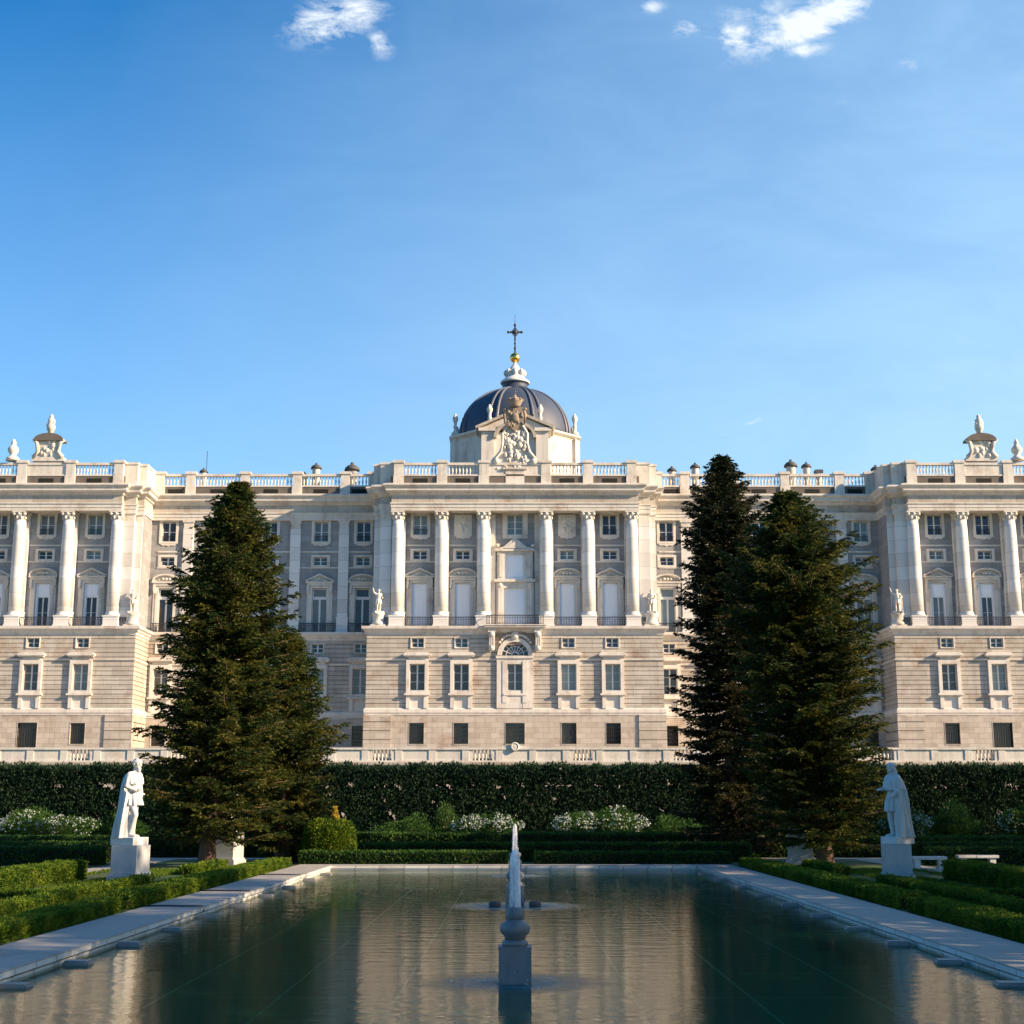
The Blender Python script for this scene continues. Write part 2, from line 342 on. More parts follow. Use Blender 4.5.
# stone surround: walk slabs with a nosing and the pool wall beneath, one closed ring
prof = [(-.0,-1.1), (-.0,-.13), (.04,-.13), (.04,0.0), (-1.52,0.0), (-1.52,-.2)]
path = [(PX,PY0),(PX,PY1),(-PX,PY1),(-PX,PY0)]
b = MB()
for X0 in (1, -1):
    pts = [(PX*X0 - .0, -1.1), (PX*X0, -.15), ((PX+.07)*X0, -.15), ((PX+.07)*X0, -.115), ((PX-.05)*X0, -.115), ((PX-.05)*X0, .0), ((PX+1.45)*X0, .0), ((PX+1.45)*X0, -.3), ((PX+.2)*X0, -.3), ((PX+.2)*X0, -1.1)]
    b.prism(pts, PY0, PY1)
b.box(-PX-1.45, PX+1.45, PY1+.005, PY1+1.0, -.3, 0); b.box(-PX, PX, PY1+.005, PY1+.2, -1.1, -.305)
b.box(-PX+.04, PX-.04, PY1-.04, PY1+.004, -.13, 0)
path_o = struct(b.build('path', M['coping']))
# gravel walks of the parterre
b = MB()
for sx in (1, -1):
    for (x0,x1,y0,y1) in ((16.4,17.6,14,71.5),(9.9,40,71.5,73.2),(20,60,66.2,67.6),(28,29.2,14,66)):
        xa, xb = sorted((x0*sx, x1*sx)); b.box(xa, xb, y0, y1, -.2, -.03 + (.004 if y1 > 70 and x1 > 30 else 0) + (.008 if x0 == 20 else 0))
b.box(-9.9, 9.9, 70.6, 72.2, -.2, -.03); struct(b.build('gravel_path', M['gravel']))
b = MB(); b.box(-400, 400, 118.55, 700, -1, 6.3); struct(b.build('terrace', M['terracesoil']))
# ------------------------------------------------------------------ the palace
YF, YW, YL, YU = 150.0, 155.5, 152.0, 156.0      # pavilion front, wing front, recessed upper walls of pavilion and wing
palace = empty('palace', (0, 170, 6.3)); tag(palace, 'long white and grey stone royal palace with giant columns, three pavilions and a slate dome', 'palace')
def part(b, name, m, parent=None):
    """link a mesh given in world coordinates under the palace (or a part of it)"""
    o = b.build(name, m, parent or palace)
    if not parent: o.location = (-palace.location.x, -palace.location.y, -palace.location.z)
    return o
PL = palace.location
def wallgrid(b, x0, x1, z0, z1, y, th, ops, course=None, gap=.07, zref=None):
    """wall front at y with real openings (ox0,ox1,oz0,oz1); with course = height, cut into rusticated courses"""
    zs = {z0, z1}
    for o in ops: zs |= {max(z0, min(z1, o[2])), max(z0, min(z1, o[3]))}
    cz = []
    if course:
        k = zref if zref is not None else z0
        while k < z1 - .01:
            if k > z0: zs.add(k)
            cz.append(k); k += course
    zs = sorted(zs)
    for za, zb in zip(zs, zs[1:]):
        if zb - za < .005: continue
        mid = (za + zb) / 2; cut = sorted((o[0], o[1]) for o in ops if o[2] < mid < o[3])
        xa = x0; segs = []
        for c in cut:
            if c[0] > xa: segs.append((xa, c[0]))
            xa = max(xa, c[1])
        if xa < x1: segs.append((xa, x1))
        lo = za + (gap if course and any(abs(za - q) < .01 for q in cz) else 0)
        for a, c in segs: b.box(a, c, y, y + th, min(lo, zb - .004), zb)
# plan data ------------------------------------------------------------
CEN_COL = (-12.53, -7.85, -3.35, 3.35, 7.85, 12.53); CEN_WIN = (-10.2, -5.6, 0, 5.6, 10.2)
SIDE_COL = (42.65, 47.85, 53.05, 58.1, 63.2, 68.1); SIDE_WIN = (45.3, 50.5, 55.6, 60.65, 65.65)
WING_WIN = (16.75, 21.45, 27.1, 32.95, 38.3); WING_PIL = (18.9, 24.25, 30.05, 36.1)
CX, SX0, SX1 = 15.54, 39.8, 71.0
side_r = [(x, 1) for x in SIDE_WIN]
def mirror(xs): return sorted([-x for x in xs])
PAVS = [('central', -CX, CX, CEN_COL, CEN_WIN), ('right', SX0, SX1, SIDE_COL, SIDE_WIN), ('left', -SX1, -SX0, mirror(SIDE_COL), mirror(SIDE_WIN))]
WINGS = [(CX, SX0, WING_WIN, WING_PIL), (-SX0, -CX, mirror(WING_WIN), mirror(WING_PIL))]
lower = MB(); base = MB(); upper = MB(); core = MB(); band = MB()
Z = dict(g=6.3, bb=11.78, bt=12.42, ls=20.15, pl=21.05, cap=32.49, arch=33.47, top=36.42)
def openings(x, kind):
    ops_u = [(x-.78, x+.78, 31.13, 33.33), (x-.75, x+.75, 28.46, 29.38), (x-.83, x+.83, 21.0, 25.9)]
    ops_l = [(x-.66, x+.66, 18.76, 19.76), (x-.8, x+.8, 14.27, 17.03)]
    ops_b = [(x-.76, x+.76, 8.77, 10.92)]
    if kind == 'centre':
        ops_u = [(x-.86, x+.86, 31.13, 33.33)]
        ops_l = [(-1.4, 1.4, 17.9, 19.35), (-.8, .8, 14.27, 17.03)]; ops_b = [(-1.0, 1.0, 8.77, 10.92)]
    if kind == 'door': ops_b = [(x-1.0, x+1.0, 7.3, 10.95)]
    return ops_u, ops_l, ops_b
for name, x0, x1, cols, wins in PAVS:
    U, L, B = [], [], []
    for i, x in enumerate(wins):
        k = 'centre' if (name == 'central' and i == 2) else ('door' if abs(abs(x) - 50.5) < .1 else '')
        u_, l_, b_ = openings(x, k); U += u_; L += l_; B += b_
        if name == 'central' and i in (1, 3): U.remove(u_[0])
    wallgrid(lower, x0, x1, Z['bt'], Z['ls'], YF, .45, L, .483)
    wallgrid(base, x0-.1, x1+.1, Z['g'], Z['bb'], YF-.05, .5, B)
    for s, xe in ((1, x0), (-1, x1)):                                   # rusticated ends and side returns
        a, c = sorted((xe - .5*s*0 - .18*s, xe + 2.7*s))
        cuts = [o for o in B if o[0] < c and o[1] > a]
        wallgrid(base, a, c, Z['g'], Z['bb'], YF-.2, .14, cuts, .92, .08, Z['g']+.1)
        a, c = sorted((xe + .5*s, xe)); wallgrid(lower, a, c, Z['bt'], Z['ls'], YF+.455, 5.2, [], .483)
        a, c = sorted((xe + .5*s, xe - .1*s)); wallgrid(base, a, c, Z['g'], Z['bb'], YF+.455, 5.2, [], .92, .08, Z['g']+.1)
        a, c = sorted((xe + .62*s, xe + .08*s)); core.box(a, c, YF+.5, YF+5.7, Z['bt']-.4, Z['ls']+.3)
        a, c = sorted((xe + 1.2*s, xe + .4*s)); upper.box(a, c, YL+.5, YU+.1, Z['pl']-.2, Z['arch'])
    core_ops = [(o[0]-.02, o[1]+.02, o[2]-.02, o[3]+.02) for o in L]
    wallgrid(core, x0+.1, x1-.1, Z['bt']-.3, Z['ls']+.2, YF+.12, .3, core_ops)
    wallgrid(upper, x0+.4, x1-.4, Z['pl']-.1, Z['arch']+.3, YL, .55, U)
for x0, x1, wins, pils in WINGS:
    U, L, B = [], [], []
    for x in wins: u_, l_, b_ = openings(x, ''); U += u_; L += l_; B += b_
    wallgrid(lower, x0, x1, Z['bt'], Z['ls'], YW, .45, L, .483)
    wallgrid(core, x0, x1, Z['bt']-.3, Z['ls']+.2, YW+.12, .3, [(o[0]-.02, o[1]+.02, o[2]-.02, o[3]+.02) for o in L])
    wallgrid(base, x0, x1, Z['g'], Z['bb'], YW-.05, .5, B)
    wallgrid(upper, x0-.4, x1+.4, Z['pl']-.1, Z['arch']+.3, YU, .55, U)
part(lower, 'rusticated_wall', M['rust']); part(base, 'basement_wall', M['base']); part(upper, 'upper_wall', M['granite']); part(core, 'wall_backing', M['base'])
# dark interior partitions so that windows look into rooms, and the flat roof
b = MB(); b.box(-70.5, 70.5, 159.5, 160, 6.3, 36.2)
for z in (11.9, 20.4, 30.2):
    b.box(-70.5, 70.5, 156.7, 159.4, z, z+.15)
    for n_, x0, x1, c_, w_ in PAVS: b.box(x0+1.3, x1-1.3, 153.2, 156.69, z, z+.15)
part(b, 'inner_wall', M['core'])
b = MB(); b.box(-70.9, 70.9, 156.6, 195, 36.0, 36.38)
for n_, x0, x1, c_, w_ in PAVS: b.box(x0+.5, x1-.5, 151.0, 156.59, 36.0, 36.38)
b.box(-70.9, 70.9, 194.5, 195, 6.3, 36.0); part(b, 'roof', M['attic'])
b = MB()
for s in (-1, 1): b.box(min(70.5*s, 70.9*s), max(70.5*s, 70.9*s), 155.8, 194.4, 6.3, 36.0)
part(b, 'end_wall', M['granite'])

def outline(fr, wg, dx=0, steps=()):
    """plan path of the whole front, left to right, seen from the garden"""
    P = []
    for (a, c) in ((-SX1, -SX0), (-CX, CX), (SX0, SX1)):
        seg_l = [(a-dx, wg)] if a > -70 else [(a-dx, 190)]
        seg_r = [(c+dx, wg)] if c < 70 else [(c+dx, 190)]
        if steps:
            L_ = []; prev_y = None
            for (ins, y) in steps:     # from the wing towards the front
                if prev_y is not None: L_.append((a+ins, prev_y))
                else: L_.append((a+ins, wg if a > -70 else 190))
                L_.append((a+ins, y)); prev_y = y
            R_ = [(a + c - x, y if not (y in (wg, 190)) else (wg if c < 70 else 190)) for x, y in reversed(L_)]
            P += L_ + R_
        else: P += seg_l + [(a-dx, fr), (c+dx, fr)] + seg_r
    return P
b = MB(); o1 = outline(YF, YW)
b.sweep([(-.5,Z['bb']-.02),(.10,Z['bb']-.02),(.10,Z['bb']+.12),(.17,Z['bb']+.2),(.17,Z['bt']-.08),(.04,Z['bt']+.05),(-.5,Z['bt']+.05)], o1)
part(b, 'belt_course', M['trim'])
b = MB(); b.sweep([(-.5,17.42),(.06,17.42),(.09,17.5),(.09,17.6),(-.5,17.6)], o1)
# cut by the window surrounds, which stand proud of it
part(b, 'string_course', M['trim'])
b = MB(); b.sweep([(-.5,20.1),(.08,20.1),(.10,20.3),(.28,20.45),(.34,20.6),(.52,20.7),(.55,20.98),(-.5,21.0)], o1)
for n_, x0, x1, c_, w_ in PAVS: b.box(x0+.1, x1-.1, YF+.1, YL+.4, 20.75, 21.02)
for x0, x1, w_, p_ in WINGS: b.box(x0-.2, x1+.2, YW+.2, YU+.3, 20.7, 20.995)
part(b, 'balcony_ledge', M['trim'])
# entablature
steps = ((.3, 151.9), (1.0, 151.1), (2.3, 150.25))
oe = outline(None, 155.65, 0, steps)
b = MB(); b.sweep([(-.55,33.47),(0,33.47),(0,33.8),(.05,33.8),(.05,34.12),(.14,34.2),(.14,34.32),(0,34.34)], oe)
b.sweep([(0,35.12),(.16,35.2),(.2,35.38),(.55,35.5),(.6,35.58),(.6,35.85),(.72,35.92),(.86,36.1),(.86,36.25),(.3,36.42),(-2.5,36.44)], oe)
for n_, x0, x1, c_, w_ in PAVS: b.box(x0+2.5, x1-2.5, 150.5, 152.2, 33.5, 34.0); b.box(x0+1.2, x1-1.2, 151.4, 152.2, 33.49, 33.9)
part(b, 'cornice', M['trim'])
b = MB(); b.sweep([(-.01,34.3),(-.01,35.15)], oe); part(b, 'frieze', M['rust'])
# string courses of the upper wall: two slim bands between the window tiers
b = MB()
def bands(segs, y):
    for a, c in segs:
        for z in (29.98, 28.2): b.box(a, c, y-.07, y+.1, z-.08, z+.08)
for n_, x0, x1, cols, w_ in PAVS:
    xs = [x0+2.2] + list(cols) + [x1-2.2]
    bands([(p+.55, q-.55) for p, q in zip(cols, cols[1:]) if not (n_ == 'central' and p < 0 < q)], YL)
for x0, x1, w_, pils in WINGS:
    xs = [x0+.35] + list(pils) + [x1-.35]
    bands([(p+(.55 if p in pils else 0), q-(.55 if q in pils else 0)) for p, q in zip(xs, xs[1:])], YU)
part(b, 'wall_band', M['trim'])

# columns and pilasters ------------------------------------------------
def capital_mb(w, d, y0, flat=False):
    b = MB(); r = w/2
    if flat:
        b.box(-r, r, y0, y0+d, 0, .12); 
        b.box(-r+.04, r-.04, y0+.03, y0+d, .12, .72); b.box(-r-.10, r+.10, y0-.08, y0+d, .80, .97)
        b.box(-r-.05, r+.05, y0-.04, y0+d, .72, .80)
        return b
    b.lathe([(r*1.0,0),(r*1.09,.05),(r*1.0,.11),(r*.98,.3),(r*1.06,.5),(r*1.3,.72)], 16, (0, 0, 0))
    for k in range(8):                                                   # leaf row and corner scrolls
        a = 2*math.pi*(k+.5)/8; b.ball((math.cos(a)*r*1.08, math.sin(a)*r*1.08, .28), .17, 6, 5, (.8,.8,1.3))
    for k in range(4):
        a = math.pi/4 + k*math.pi/2; b.ball((math.cos(a)*r*1.38, math.sin(a)*r*1.38, .66), .20, 8, 6)
    b.box(-r*1.28, r*1.28, -r*1.28, r*1.28, .80, .97); b.ball((0,-r*1.25,.68), .13, 6, 5)
    return b
RC = .66
b = MB(); b.box(-.85,.85,-.8,.9,0,.15); b.box(-.78,.78,-.75,.9,.15,1.0); b.box(-.86,.86,-.82,.9,1.0,1.13)
b.lathe([(.80,1.13),(.83,1.2),(.80,1.28),(.70,1.34),(.74,1.42),(.66,1.5),(RC+.02,1.56)], 20)
b.lathe([(RC,1.5),(RC,5),(RC*.985,8),(RC*.93,10.5),(RC*.87,Z['cap']-Z['pl'])], 20)
col0 = b.build('column', M['shaft'], palace); cap0 = capital_mb(1.14, 1.14, 0).build('capital', M['trim'], col0, (0, 0, Z['cap']-Z['pl']))
first = True
for n_, x0, x1, cols, w_ in PAVS:
    for x in cols:
        p = (x-PL.x, 150.98-PL.y, Z['pl']-PL.z)
        if first: col0.location = p; first = False
        else: copytree(col0, palace, p)
def pilaster(w, proj, parent=palace):
    b = MB(); b.box(-w/2-.12, w/2+.12, -proj-.12, .1, 0, .15); b.box(-w/2-.06, w/2+.06, -proj-.06, .1, .15, 1.5); b.box(-w/2-.12, w/2+.12, -proj-.12, .1, 1.5, 1.65)
    b.box(-w/2, w/2, -proj, .1, 1.65, Z['cap']-Z['pl']+.01)
    o = b.build('pilaster', M['shaft'], parent); capital_mb(w, proj+.1, -proj, True).build('capital', M['trim'], o, (0,0,Z['cap']-Z['pl'])); return o
pw = pilaster(1.12, .28); pe = pilaster(1.2, .85); pn = pilaster(.72, .14); pb = pilaster(1.5, .55)
fw = fe = fn = fb = True
def put(src, x, y, used):
    p = (x-PL.x, y-PL.y, Z['pl']-PL.z)
    if used: src.location = p
    else: copytree(src, palace, p)
for x0, x1, w_, pils in WINGS:
    for x in pils: put(pw, x, YU, fw); fw = False
for n_, x0, x1, cols, w_ in PAVS:
    for s, xe in ((1, x0), (-1, x1)):
        put(pe, xe+1.68*s, YL, fe); fe = False
        put(pn, xe+.74*s, YL, fn); fn = False
    for x in cols: put(pb, x, YL, fb); fb = False

# windows --------------------------------------------------------------
def sashes(w, h, nx, nz, bar=.075, y=.24, mid=.15):
    b = MB(); b.box(-w/2, -w/2+.08, y, y+.06, 0, h); b.box(w/2-.08, w/2, y, y+.06, 0, h)
    b.box(-w/2+.08, w/2-.08, y, y+.06, 0, .09); b.box(-w/2+.08, w/2-.08, y, y+.06, h-.08, h)
    b.box(-mid/2, mid/2, y-.01, y+.05, .09, h-.08)
    for s in (-1, 1):
        for k in range(1, nz): b.box(min(s*mid/2, s*(w/2-.08)), max(s*mid/2, s*(w/2-.08)), y, y+.04, h*k/nz-bar/3, h*k/nz+bar/3)
    return b
def pane(w, h, y=.29): return MB().add([(-w/2,y,0),(w/2,y,0),(w/2,y,h),(-w/2,y,h)], [(0,1,2,3)])
def frame_mb(w, h, t, p=.09, apron=False, ears=0):
    b = MB(); b.box(-w/2-t, -w/2, -p, .12, -t*.8, h+t*.8); b.box(w/2, w/2+t, -p, .12, -t*.8, h+t*.8)
    b.box(-w/2, w/2, -p, .12, -t*.8, 0); b.box(-w/2, w/2, -p, .12, h, h+t*.8)
    if apron: b.prism([(-w/2-t+.1,-t*.8),(-w/2+.1,-t*.8-.22),(-.25,-t*.8-.2),(0,-t*.8-.32),(.25,-t*.8-.2),(w/2-.1,-t*.8-.22),(w/2+t-.1,-t*.8)], -p+.02, .1)
    return b
def pediment(w, z, kind, p=.38):
    b = MB(); b.box(-w/2, w/2, -p, .1, z, z+.16); b.box(-w/2+.15, w/2-.15, -p+.12, .1, z-.28, z)
    if kind == 'tri':
        b.prism([(-w/2-.02,z+.16),(w/2+.02,z+.16),(w/2+.02,z+.26),(0,z+.98),(-w/2-.02,z+.26)], -.05, .08)
        b.prism([(-w/2-.03,z+.16),(-w/2-.03,z+.3),(0,z+1.05),(0,z+.86)], -p-.02, -p*.40); b.prism([(w/2+.03,z+.16),(w/2+.03,z+.3),(0,z+1.05),(0,z+.86)], -p-.02, -p*.40)
        [b.ball((q_*.26,-.14,z+.42-abs(q_)*.07), .15, 8, 6, (1.1,.8,1)) for q_ in (-3,-2,-1,0,1,2,3)]
    else:
        arc = [(w/2*math.cos(a)*1.0, z+.16+.86*math.sin(a)**.9) for a in [math.pi*k/12 for k in range(13)]]
        b.prism(arc, -.05, .08)
        for (xa,za),(xb,zb) in zip(arc, arc[1:]): b.prism([(xa,za),(xb,zb),(xb*.93,z+.16+(zb-z-.16)*.80),(xa*.93,z+.16+(za-z-.16)*.80)], -p-.02, -p*.40)
        for s in (-1,0,1): b.ball((s*.36,-.16,z+.46), .19, 8, 6, (1.1,.8,.9)); b.ball((s*.75,-.12,z+.34), .12, 6, 5)
    return b
PN = [M['glass'], M['glass'], M['glass2'], M['glass']]
def win_small(name, w, h, t, nx, nz, apron=False, gm=None, iron=False):
    f = frame_mb(w, h, t, apron=apron).build(name, M['trim'], palace)
    link('pane', pane(w, h).mesh('pane', gm or M['glass']), f); link('sash', sashes(w, h, nx, nz).mesh('sash', M['sash'] if not iron else M['iron']), f); return f
def attic_variants():
    vs = []
    for gm in (M['glass'], M['glass2']):
        f = win_small('attic_window', 1.55, 2.2, .28, 2, 2, True, gm)
        r = MB(); 
        for k in range(11): r.box(-.72+k*.144-.012, -.72+k*.144+.012, .14, .165, .05, .62)
        r.box(-.775, .775, .135, .17, .62, .66); r.build('guard_rail', M['iron'], f); vs.append(f)
    return vs
protos = {}
protos['attic'] = attic_variants()
protos['mezz'] = [win_small('mezzanine_window', 1.5, .92, .3, 2, 2), win_small('mezzanine_window', 1.5, .92, .3, 2, 2, False, M['glass2'])]
protos['small'] = [win_small('small_window', 1.3, 1.0, .1, 2, 2)]
def balcony(kind, filled, gm):
    w, h = 1.65, 4.9
    b = MB(); b.box(-1.13, -w/2, -.12, .1, 0, h+.25); b.box(w/2, 1.13, -.12, .1, 0, h+.25); b.box(-w/2, w/2, -.12, .1, h, h+.25)
    b.box(-1.4, -1.13, -.06, .1, 0, h-.3); b.box(1.13, 1.4, -.06, .1, 0, h-.3)
    for s in (-1, 1): b.box(s*1.27-.13, s*1.27+.13, -.3, .05, h-.35, h+.4); b.ball((s*1.27,-.25,h-.45), .15, 8, 6, (1,1,1.4))
    o = b.build('balcony_window', M['trim'], palace)
    pediment(3.05, h+.55, kind).build('pediment', M['trim'], o)
    if filled == 'full':
        q = MB(); q.box(-w/2, w/2, .2, .3, 0, h)
        for s in (-1, 1):
            for z0, z1 in ((.15,1.35),(1.5,2.9),(3.05,4.7)): q.box(min(s*.08,s*.74), max(s*.08,s*.74), .17, .2, z0, z1)
        q.build('shutter', M['shutter'], o)
    elif filled == 'upper':
        q = MB(); q.box(-w/2, w/2, .2, .3, 3.4, h); q.box(-.6,.6,.16,.2,3.6,4.7); q.box(-w/2,-.60,.2,.3,0,3.4); q.box(.60,w/2,.2,.3,0,3.4); q.build('shutter', M['shutter'], o)
        link('pane', pane(1.2, 3.4, .34).mesh('pane', gm), o); link('sash', sashes(1.2, 3.4, 2, 2, .05, .27, .14).mesh('sash', M['sash']), o)
    else:
        link('pane', pane(w, h, .34).mesh('pane', gm), o)
        q = sashes(w, 3.75, 2, 1, .05, .27, .2); q.box(-w/2, w/2, .25, .33, 3.75, 4.0); q.box(-w/2, -w/2+.16, .25, .33, 4.0, h); q.box(w/2-.16, w/2, .25, .33, 4.0, h); q.box(-w/2+.16, w/2-.16, .25, .33, h-.12, h)
        link('sash', q.mesh('sash', M['sash']), o)
    return o
protos['bal'] = {(k, f): balcony(k, f, g) for k in ('tri', 'seg') for f, g in (('full', None), ('upper', M['glass']), ('glazed', M['glass']), ('curtain', M['glass2']))}
def largewin(gm, hood=True):
    w, h = 1.6, 2.76; b = MB()
    b.box(-1.15, -w/2, -.28, .1, -.3, h+.4); b.box(w/2, 1.15, -.28, .1, -.3, h+.4); b.box(-w/2, w/2, -.28, .1, h, h+.4); b.box(-w/2, w/2, -.28, .1, -.3, 0)
    b.box(-.95, .95, -.18, .1, h+.4, h+.7)
    b.box(-1.32, 1.32, -.42, .1, -.5, -.3)
    b.box(-1.12, -.72, -.24, .1, -1.85, -.5); b.box(.72, 1.12, -.24, .1, -1.85, -.5); b.box(-.72, .72, -.03, .1, -1.85, -.5)
    o = b.build('main_window', M['trim'], palace)
    hb = MB(); hb.box(-1.32, 1.32, -.45, .1, h+.7, h+.84); hb.box(-1.42, 1.42, -.58, .1, h+.84, h+1.0)
    hb.prism([(-1.42,h+1.0),(1.42,h+1.0),(1.2,h+1.2),(-1.2,h+1.2)], -.55, .08); hb.build('hood', M['trim'], o)
    link('pane', pane(w, h).mesh('pane', gm), o); link('sash', sashes(w, h, 2, 3, .05).mesh('sash', M['sash']), o); return o
protos['large'] = [largewin(M['glass']), largewin(M['glass2'])]
def basewin(w, h):
    b = MB(); b.box(-w/2-.06, -w/2, -.03, .3, 0, h); b.box(w/2, w/2+.06, -.03, .3, 0, h); b.box(-w/2-.06, w/2+.06, -.04, .3, h, h+.06); b.box(-w/2-.06, w/2+.06, -.05, .3, -.08, 0)
    o = b.build('basement_window', M['base'], palace); link('pane', pane(w, h, .35).mesh('pane', M['glassbrown']), o)
    q = MB()
    for k in range(1, 8): q.box(-w/2+w*k/8-.018, -w/2+w*k/8+.018, .18, .21, 0, h)
    for k in range(1, 5): q.box(-w/2, w/2, .175, .2, h*k/5-.02, h*k/5+.02)
    q.build('bars', M['iron'], o); return o
protos['basew'] = {1.52: basewin(1.52, 2.15), 2.0: basewin(2.0, 2.15), 'door': basewin(2.0, 3.65)}
used = set()
def place(o, x, y, z):
    p = (x-PL.x, y-PL.y, z-PL.z)
    if o.name in used: copytree(o, palace, p)
    else: used.add(o.name); o.location = p
random.seed(3)
def railing(x0, x1, y, z=None, ret=0):
    b = MB(); z = z or Z['pl']; n = max(3, int((x1-x0)/.17))
    for k in range(n+1): x = x0+(x1-x0)*k/n; b.box(x-.024, x+.024, y-.02, y+.02, z, z+.92)
    b.box(x0, x1, y-.04, y+.04, z+.92, z+1.0); b.box(x0, x1, y-.02, y+.02, z+.10, z+.14)
    b.box(x0, x1, y-.02, y+.02, z+.72, z+.75)
    if ret:
        for x in (x0, x1):
            b.box(x-.03, x+.03, y+.03, y+ret, z+.92, z+.97)
            for k in range(1, int(ret/.17)): b.box(x-.016, x+.016, y+k*.17-.016, y+k*.17+.016, z, z+.92)
    part(b, 'balcony_railing', M['iron'])
def bay(x, yu, yl, i, kind):
    central = kind == 'central'
    if central and i == 2: return
    seg = ('seg' if i in (1, 3) else 'tri') if central else ('seg' if i % 2 == (1 if kind == 'side' else 0) else 'tri')
    if not (central and i in (1, 3)): place(protos['attic'][random.random() < .35], x, yu, 31.13)
    place(protos['mezz'][random.random() < .25], x, yu, 28.46)
    f = 'full' if central else ('upper' if kind == 'side' else random.choice(('glazed', 'glazed', 'curtain')))
    place(protos['bal'][(seg, f)], x, yu, 21.02)
    place(protos['small'][0], x, yl, 18.76); place(protos['large'][random.random() < .3], x, yl, 14.27)
    place(protos['basew']['door' if abs(abs(x)-50.5) < .1 else 1.52], x, yl-.05, 7.3 if abs(abs(x)-50.5) < .1 else 8.77)
for n_, x0, x1, cols, wins in PAVS:
    for i, x in enumerate(wins):
        bay(x, YL, YF, i, 'central' if n_ == 'central' else 'side')
    for p, q in zip(cols, cols[1:]):
        if n_ == 'central' and p < 0 < q: railing(-3.0, 3.0, 149.2, 21.1, .9)
        else: railing(p+.86, q-.86, 150.35)
    railing(x0+.4, x0+2.1, 151.0); railing(x1-2.1, x1-.4, 151.0)
for x0, x1, wins, pils in WINGS:
    for i, x in enumerate(wins):
        bay(x, YU, YW, i if x0 > 0 else 4-i, 'wing')
        lo = max([x0+.1] + [p+.7 for p in pils if p < x]); hi = min([x1-.1] + [p-.7 for p in pils if p > x]); railing(lo, hi, 155.6)
place(protos['basew'][2.0], 0, YF-.05, 8.77)
for g in (protos['attic'] + protos['mezz'] + protos['large'] + list(protos['bal'].values())):
    if g.name not in used:
        for ch in list(g.children): bpy.data.objects.remove(ch)
        bpy.data.objects.remove(g)
# relief panels in the second and fourth bays
for x in (-5.6, 5.6):
    b = MB(); b.box(-.95,.95,-.1,.1,0,2.35); b.box(-.72,.72,-.13,-.1,.2,2.15)
    b.prism([(-.85,0),(-.6,-.22),(-.2,-.2),(0,-.32),(.2,-.2),(.6,-.22),(.85,0)], -.08, .1)
    for k in range(16): b.ball((random.uniform(-.45,.45),-.15,random.uniform(.4,2.0)), random.uniform(.10,.24), 7, 5, (1,.6,1.3))
    o = part(b, 'relief_panel', M['trim']); o.location = (x-PL.x, YL-PL.y, 31.0-PL.z)
# the central bay: two-storey stone tabernacle and its upper window
f = win_small('centre_attic_window', 1.72, 2.2, .5, 2, 3, False, M['glass2']); f.location = (-PL.x, YL-PL.y, 31.13-PL.z)
b = MB(); y = YL
b.box(-2.0,-1.15,y-.35,y+.1,21.02,25.95); b.box(1.15,2.0,y-.35,y+.1,21.02,25.95); b.box(-1.15,1.15,y-.3,y+.1,25.3,25.95)
b.box(-2.2,2.2,y-.6,y+.1,25.95,26.25); b.box(-1.9,-1.05,y-.3,y+.1,26.25,29.3); b.box(1.05,1.9,y-.3,y+.1,26.25,29.3); b.box(-1.05,1.05,y-.25,y+.1,28.95,29.3)
b.box(-2.1,2.1,y-.5,y+.1,29.3,29.55)
b.prism([(-2.1,29.55),(-1.2,29.8),(-.5,30.4),(0,30.75),(.5,30.4),(1.2,29.8),(2.1,29.55)], y-.42, y+.05)
b.prism([(-1.2,29.6),(-.4,30.1),(0,30.35),(.4,30.1),(1.2,29.6)], y-.55, y-.42)
for s in (-1,1):
    b.box(s*1.58-.2,s*1.58+.2,y-.5,y-.34,21.6,25.4); b.ball((s*1.58,y-.5,25.6),.24,8,6,(1,1,1)); b.ball((s*1.9,y-.3,29.9),.22,8,6)
    b.box(s*1.48-.18,s*1.48+.18,y-.42,y-.29,26.5,29.0); b.box(s*2.4-.3,s*2.4+.3,y-.12,y+.1,21.02,33.4)
cb = part(b, 'centre_tabernacle', M['trim'])
b = MB(); b.box(-2.05, 2.05, 149.9, 150.1, 19.0, 20.75)
for k in range(40): b.ball((random.uniform(-1.9,1.9), 149.9, random.uniform(19.3,20.6)), random.uniform(.08,.2), 6, 5, (1.3,.6,1))
part(b, 'carved_relief', M['bronze'])
b = MB(); b.box(-1.15,1.15,y-.05,y+.1,21.02,25.3); b.box(-1.05,1.05,y-.04,y+.09,26.25,28.95); b.box(-.95,.95,y-.1,y-.05,21.3,25.0); b.box(-.85,.85,y-.1,y-.04,26.5,28.7)
part(b, 'blind_panel', M['shutter'])
b = MB(); b.box(-3.2,3.2,148.95,150.0,20.78,21.08); b.box(-3.3,3.3,148.85,150.0,20.98,21.06)
for s in (-1,1):
    b.prism([(s*2.1,18.6),(s*2.75,18.6),(s*2.75,20.75),(s*2.1,20.75)], 149.35, 150.0); b.box(s*2.42-.4,s*2.42+.4,149.2,150.0,20.3,20.77)
    b.ball((s*2.42,149.45,18.65),.33,10,8,(1,.8,1)); b.ball((s*2.42,149.3,20.1),.3,10,8,(1.1,.8,1))
    for k in (-.2, 0, .2): b.box(s*2.42+k-.05, s*2.42+k+.05, 149.27, 149.36, 18.9, 19.9)
part(b, 'centre_balcony', M['trim'])
